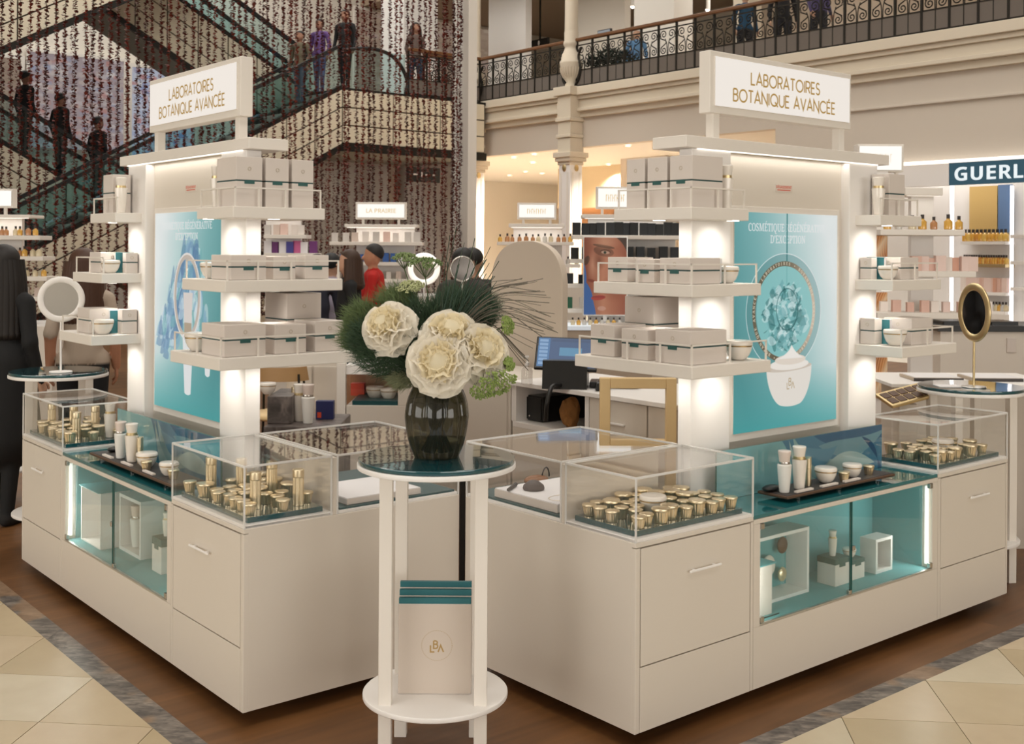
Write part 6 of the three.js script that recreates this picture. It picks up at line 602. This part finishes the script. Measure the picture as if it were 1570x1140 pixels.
  const paint = (geo, fix) => { const q = geo.attributes.position, c = new Float32Array(q.count * 3), col = {}; for (let i = 0; i < q.count; i++) { let best = 9, t = fix, bi = -1; if (fix === undefined) { B.forEach((bb, j) => { const e = sd([q.getX(i), q.getY(i), q.getZ(i)], bb); if (e < best) { best = e; t = bb[4]; bi = j; } }); if (!o.coat) { const hip = q.getY(i) > 0.93 * k, ax = Math.abs(q.getX(i)) < 0.2 * k; if (bi === 0 && !hip) t = leg; else if (t === leg && hip && ax) t = top; } } const cc = col[t] || (col[t] = C3(t)); c[i * 3] = cc.r; c[i * 3 + 1] = cc.g; c[i * 3 + 2] = cc.b; } geo.setAttribute('color', new THREE.BufferAttribute(c, 3)); return geo; };
  paint(g); const strip = (q) => { const r = q.index ? q.toNonIndexed() : q; r.deleteAttribute('uv'); return r; }; const body = mergeGeometries([strip(g), ...hands.map((h) => paint(strip(h), skin))]);
  const G = new THREE.Group(); G.name = numbered('person'); tag(G, label, 'person'); G.position.set(x, y, z); G.rotation.y = turn; scene.add(G); mesh('body', body, std(0xffffff, 0.8, 0, { vertexColors: true }), G);
  const hm = std(o.hair || 0x17110d, 0.6), hl = lean * k; const cap = new THREE.SphereGeometry(0.101 * k, 24, 16, 0, 6.3, 0, 1.7); cap.scale(1, 1.02, 1.06); const hair = [cap.rotateX(-0.6).translate(0, 1.658 * k, hl - 0.008 * k)];
  if (o.long) { const L = o.long; for (let i = 0; i < 15; i++) { const a = Math.PI + (i - 7) * 0.25, cx = Math.sin(a) * 0.085, cz = Math.cos(a) * 0.085; hair.push(tube([[cx * k, 1.66 * k, cz * k + hl], [cx * 1.25 * k, (1.5) * k, (cz * 1.15) * k + hl], [cx * 1.35 * k, (1.62 - L) * k, (cz * 1.3) * k + hl]], 0.046 * k, 10, 8)); hair.push(new THREE.SphereGeometry(0.046 * k, 10, 8).translate(cx * 1.35 * k, (1.62 - L) * k, cz * 1.3 * k + hl)); } }
  mesh('hair', merge(hair), hm, G); return G;
}
const ground = (px, Z) => { const p = at(px, 400, Z); return [p.x, 0, p.z]; };
const onEsc = (px, q, h) => { const v = onU(px, 250, q).v, [x, z] = FB.w(q, v); return [x, h(v) + 0.02, z, v]; };
const hA = (v) => 4.88 + SL * 8.9 - 4.8 - SL * (v - 3.2), hB = (v) => Math.min(4.94, 4.88 - SL * 9.35 + SL * (v - 2.6));
person(...ground(573, 12.4), -1.5, 1.74, 'man in a red sweater standing in profile with arms folded', { top: 0xb3170f, leg: 0x22242c, skin: 0xc08a6c, hair: 0x1a1311, res: 88, arms: [[[-0.25, 1.15, 0.05], [-0.03, 1.12, 0.24]], [[0.25, 1.15, 0.05], [0.06, 1.14, 0.25]]] });
person(...ground(536, 10.9), -1.35, 1.68, 'woman in a black top with wavy brown hair facing left', { top: 0x121214, leg: 0x15161a, skin: 0xd0a288, hair: 0x3e281a, fem: 1, long: 0.22, res: 84 });
person(...ground(508, 11.75), 3.0, 1.64, 'person in a lilac shirt with short black hair seen from behind', { top: 0xb9b3c8, leg: 0x2a2c38, hair: 0x0c0c0e, res: 60 }); person(...ground(486, 11.3), 0.3, 1.63, 'person with short brown hair and dark collar facing the viewer', { top: 0x2a2c3a, leg: 0x22242c, hair: 0x3a2418, skin: 0xcf9d80, res: 60 });
person(...ground(6, 7.05), 2.9, 1.7, 'woman in a long black coat with dark hair at left edge', { top: 0x0b0b0d, leg: 0x0b0b0d, hair: 0x17100c, fem: 1, long: 0.42, coat: 1, res: 84 });
person(...ground(128, 7.9), 3.45, 1.68, 'woman in a beige top and black trousers seen from behind', { top: 0xb8a796, leg: 0x0d0e12, hair: 0x4a2e1e, skin: 0xc58f72, fem: 1, long: 0.36, short: 1, res: 84 });
for (const [px, n, t] of [[38, 'uppermost', 0x0d0c0e], [92, 'middle', 0x0e0c0d], [150, 'lowest', 0x100e10]]) { const [x, y, z] = onEsc(px, 22, hA); person(x, y, z, FB.rot + Math.PI / 2 + 0.3, 1.72, `dark figure descending the escalator, ${n} of three`, { top: t, leg: 0x0b0a0c, hair: 0x0a0808, skin: 0x8a6250, res: 56 }); }
for (const [px, h, lab, t, l, pk, lg] of [[459, 1.5, 'dim figure riding the rising escalator beside a purple top', 0x5b5340, 0x3a4658, 0, 0], [489, 1.55, 'figure in a purple top riding the rising escalator', 0x5a3e74, 0x5a5a80, 0, 0], [528, 1.66, 'man in black with backpack at the escalator top', 0x0c0b0c, 0x0b0b0d, 0x14120f, 0]]) { const [x, y, z] = onEsc(px, 20.5, hB); person(x, y, z, FB.rot - Math.PI / 2 + 0.5, h, lab, { top: t, leg: l, hair: 0x120d0a, skin: 0x9a705a, pack: pk || undefined, res: 56 }); }
{ const [x, y, z] = onEsc(636, 20.6, hB); person(x, 4.93, z, 0.6, 1.68, 'woman with long dark hair standing on the escalator landing', { top: 0x5a4a42, leg: 0x24384e, hair: 0x1a100c, skin: 0x9a705a, fem: 1, long: 0.34, res: 56 }); }
{ const [x, z] = FB.w(21.05, 16.0); const p = at(727, 120, 26.75); person(p.x, 4.91, p.z, 1.2, 1.5, 'boy in dark clothes leaning on the gallery railing', { top: 0x14161a, leg: 0x101114, hair: 0x5a4634, skin: 0xc09078, res: 52 }); }
for (const [px, Z, h, lab, t, hr] of [[976, 24.5, 1.5, 'white-haired figure in blue behind the gallery railing', 0x5d86ae, 0xd8d4ce], [962, 25.3, 1.4, 'figure in dark blue behind the gallery railing', 0x223a58, 0x2a1f18], [1142, 20.8, 1.5, 'figure in blue jacket behind the railing above the right sign', 0x1e4560, 0x1a1410], [1200, 20.2, 1.6, 'figure in black behind the railing above the right sign', 0x161416, 0x120e0c], [1255, 19.6, 1.66, 'figure in purple behind the gallery railing', 0x4a4066, 0x2a1a12]]) { const p = at(px, 60, Z); person(p.x, 4.91, p.z, rr(-1, 1), h, lab, { top: t, leg: 0x26262c, hair: hr, res: 48 }); }
for (const [px, Z, lab] of [[711, 9.9, 'dark-haired head seen behind the round mirror'], [725, 10.3, 'second dark-haired person behind the round mirror']]) person(...ground(px, Z), 2.8, 1.7, lab, { top: 0x3a3330, leg: 0x1e1d20, hair: 0x0e0a09, res: 52 });
{ const g = new THREE.Group(); g.name = 'potted_shrub'; tag(g, 'dark leafy shrub in a planter behind the gallery railing', 'plant'); const c = at(938, 85, 23.5); g.position.set(c.x, 4.9, c.z); scene.add(g); mesh('planter', rbox(0.9, 0.35, 0.35, 0.02), M.slate, g, 0, 0.175, 0, FB.rot); mesh('foliage', needles(900, V(0, 0.6, 0), [0.55, 0.3, 0.35], 0.12, 0.02, V(0, 0.2, 0)), leafMat(0x1a2a20), g).userData.kind = 'stuff'; }
sh(scene);
renderer.render(scene, camera);
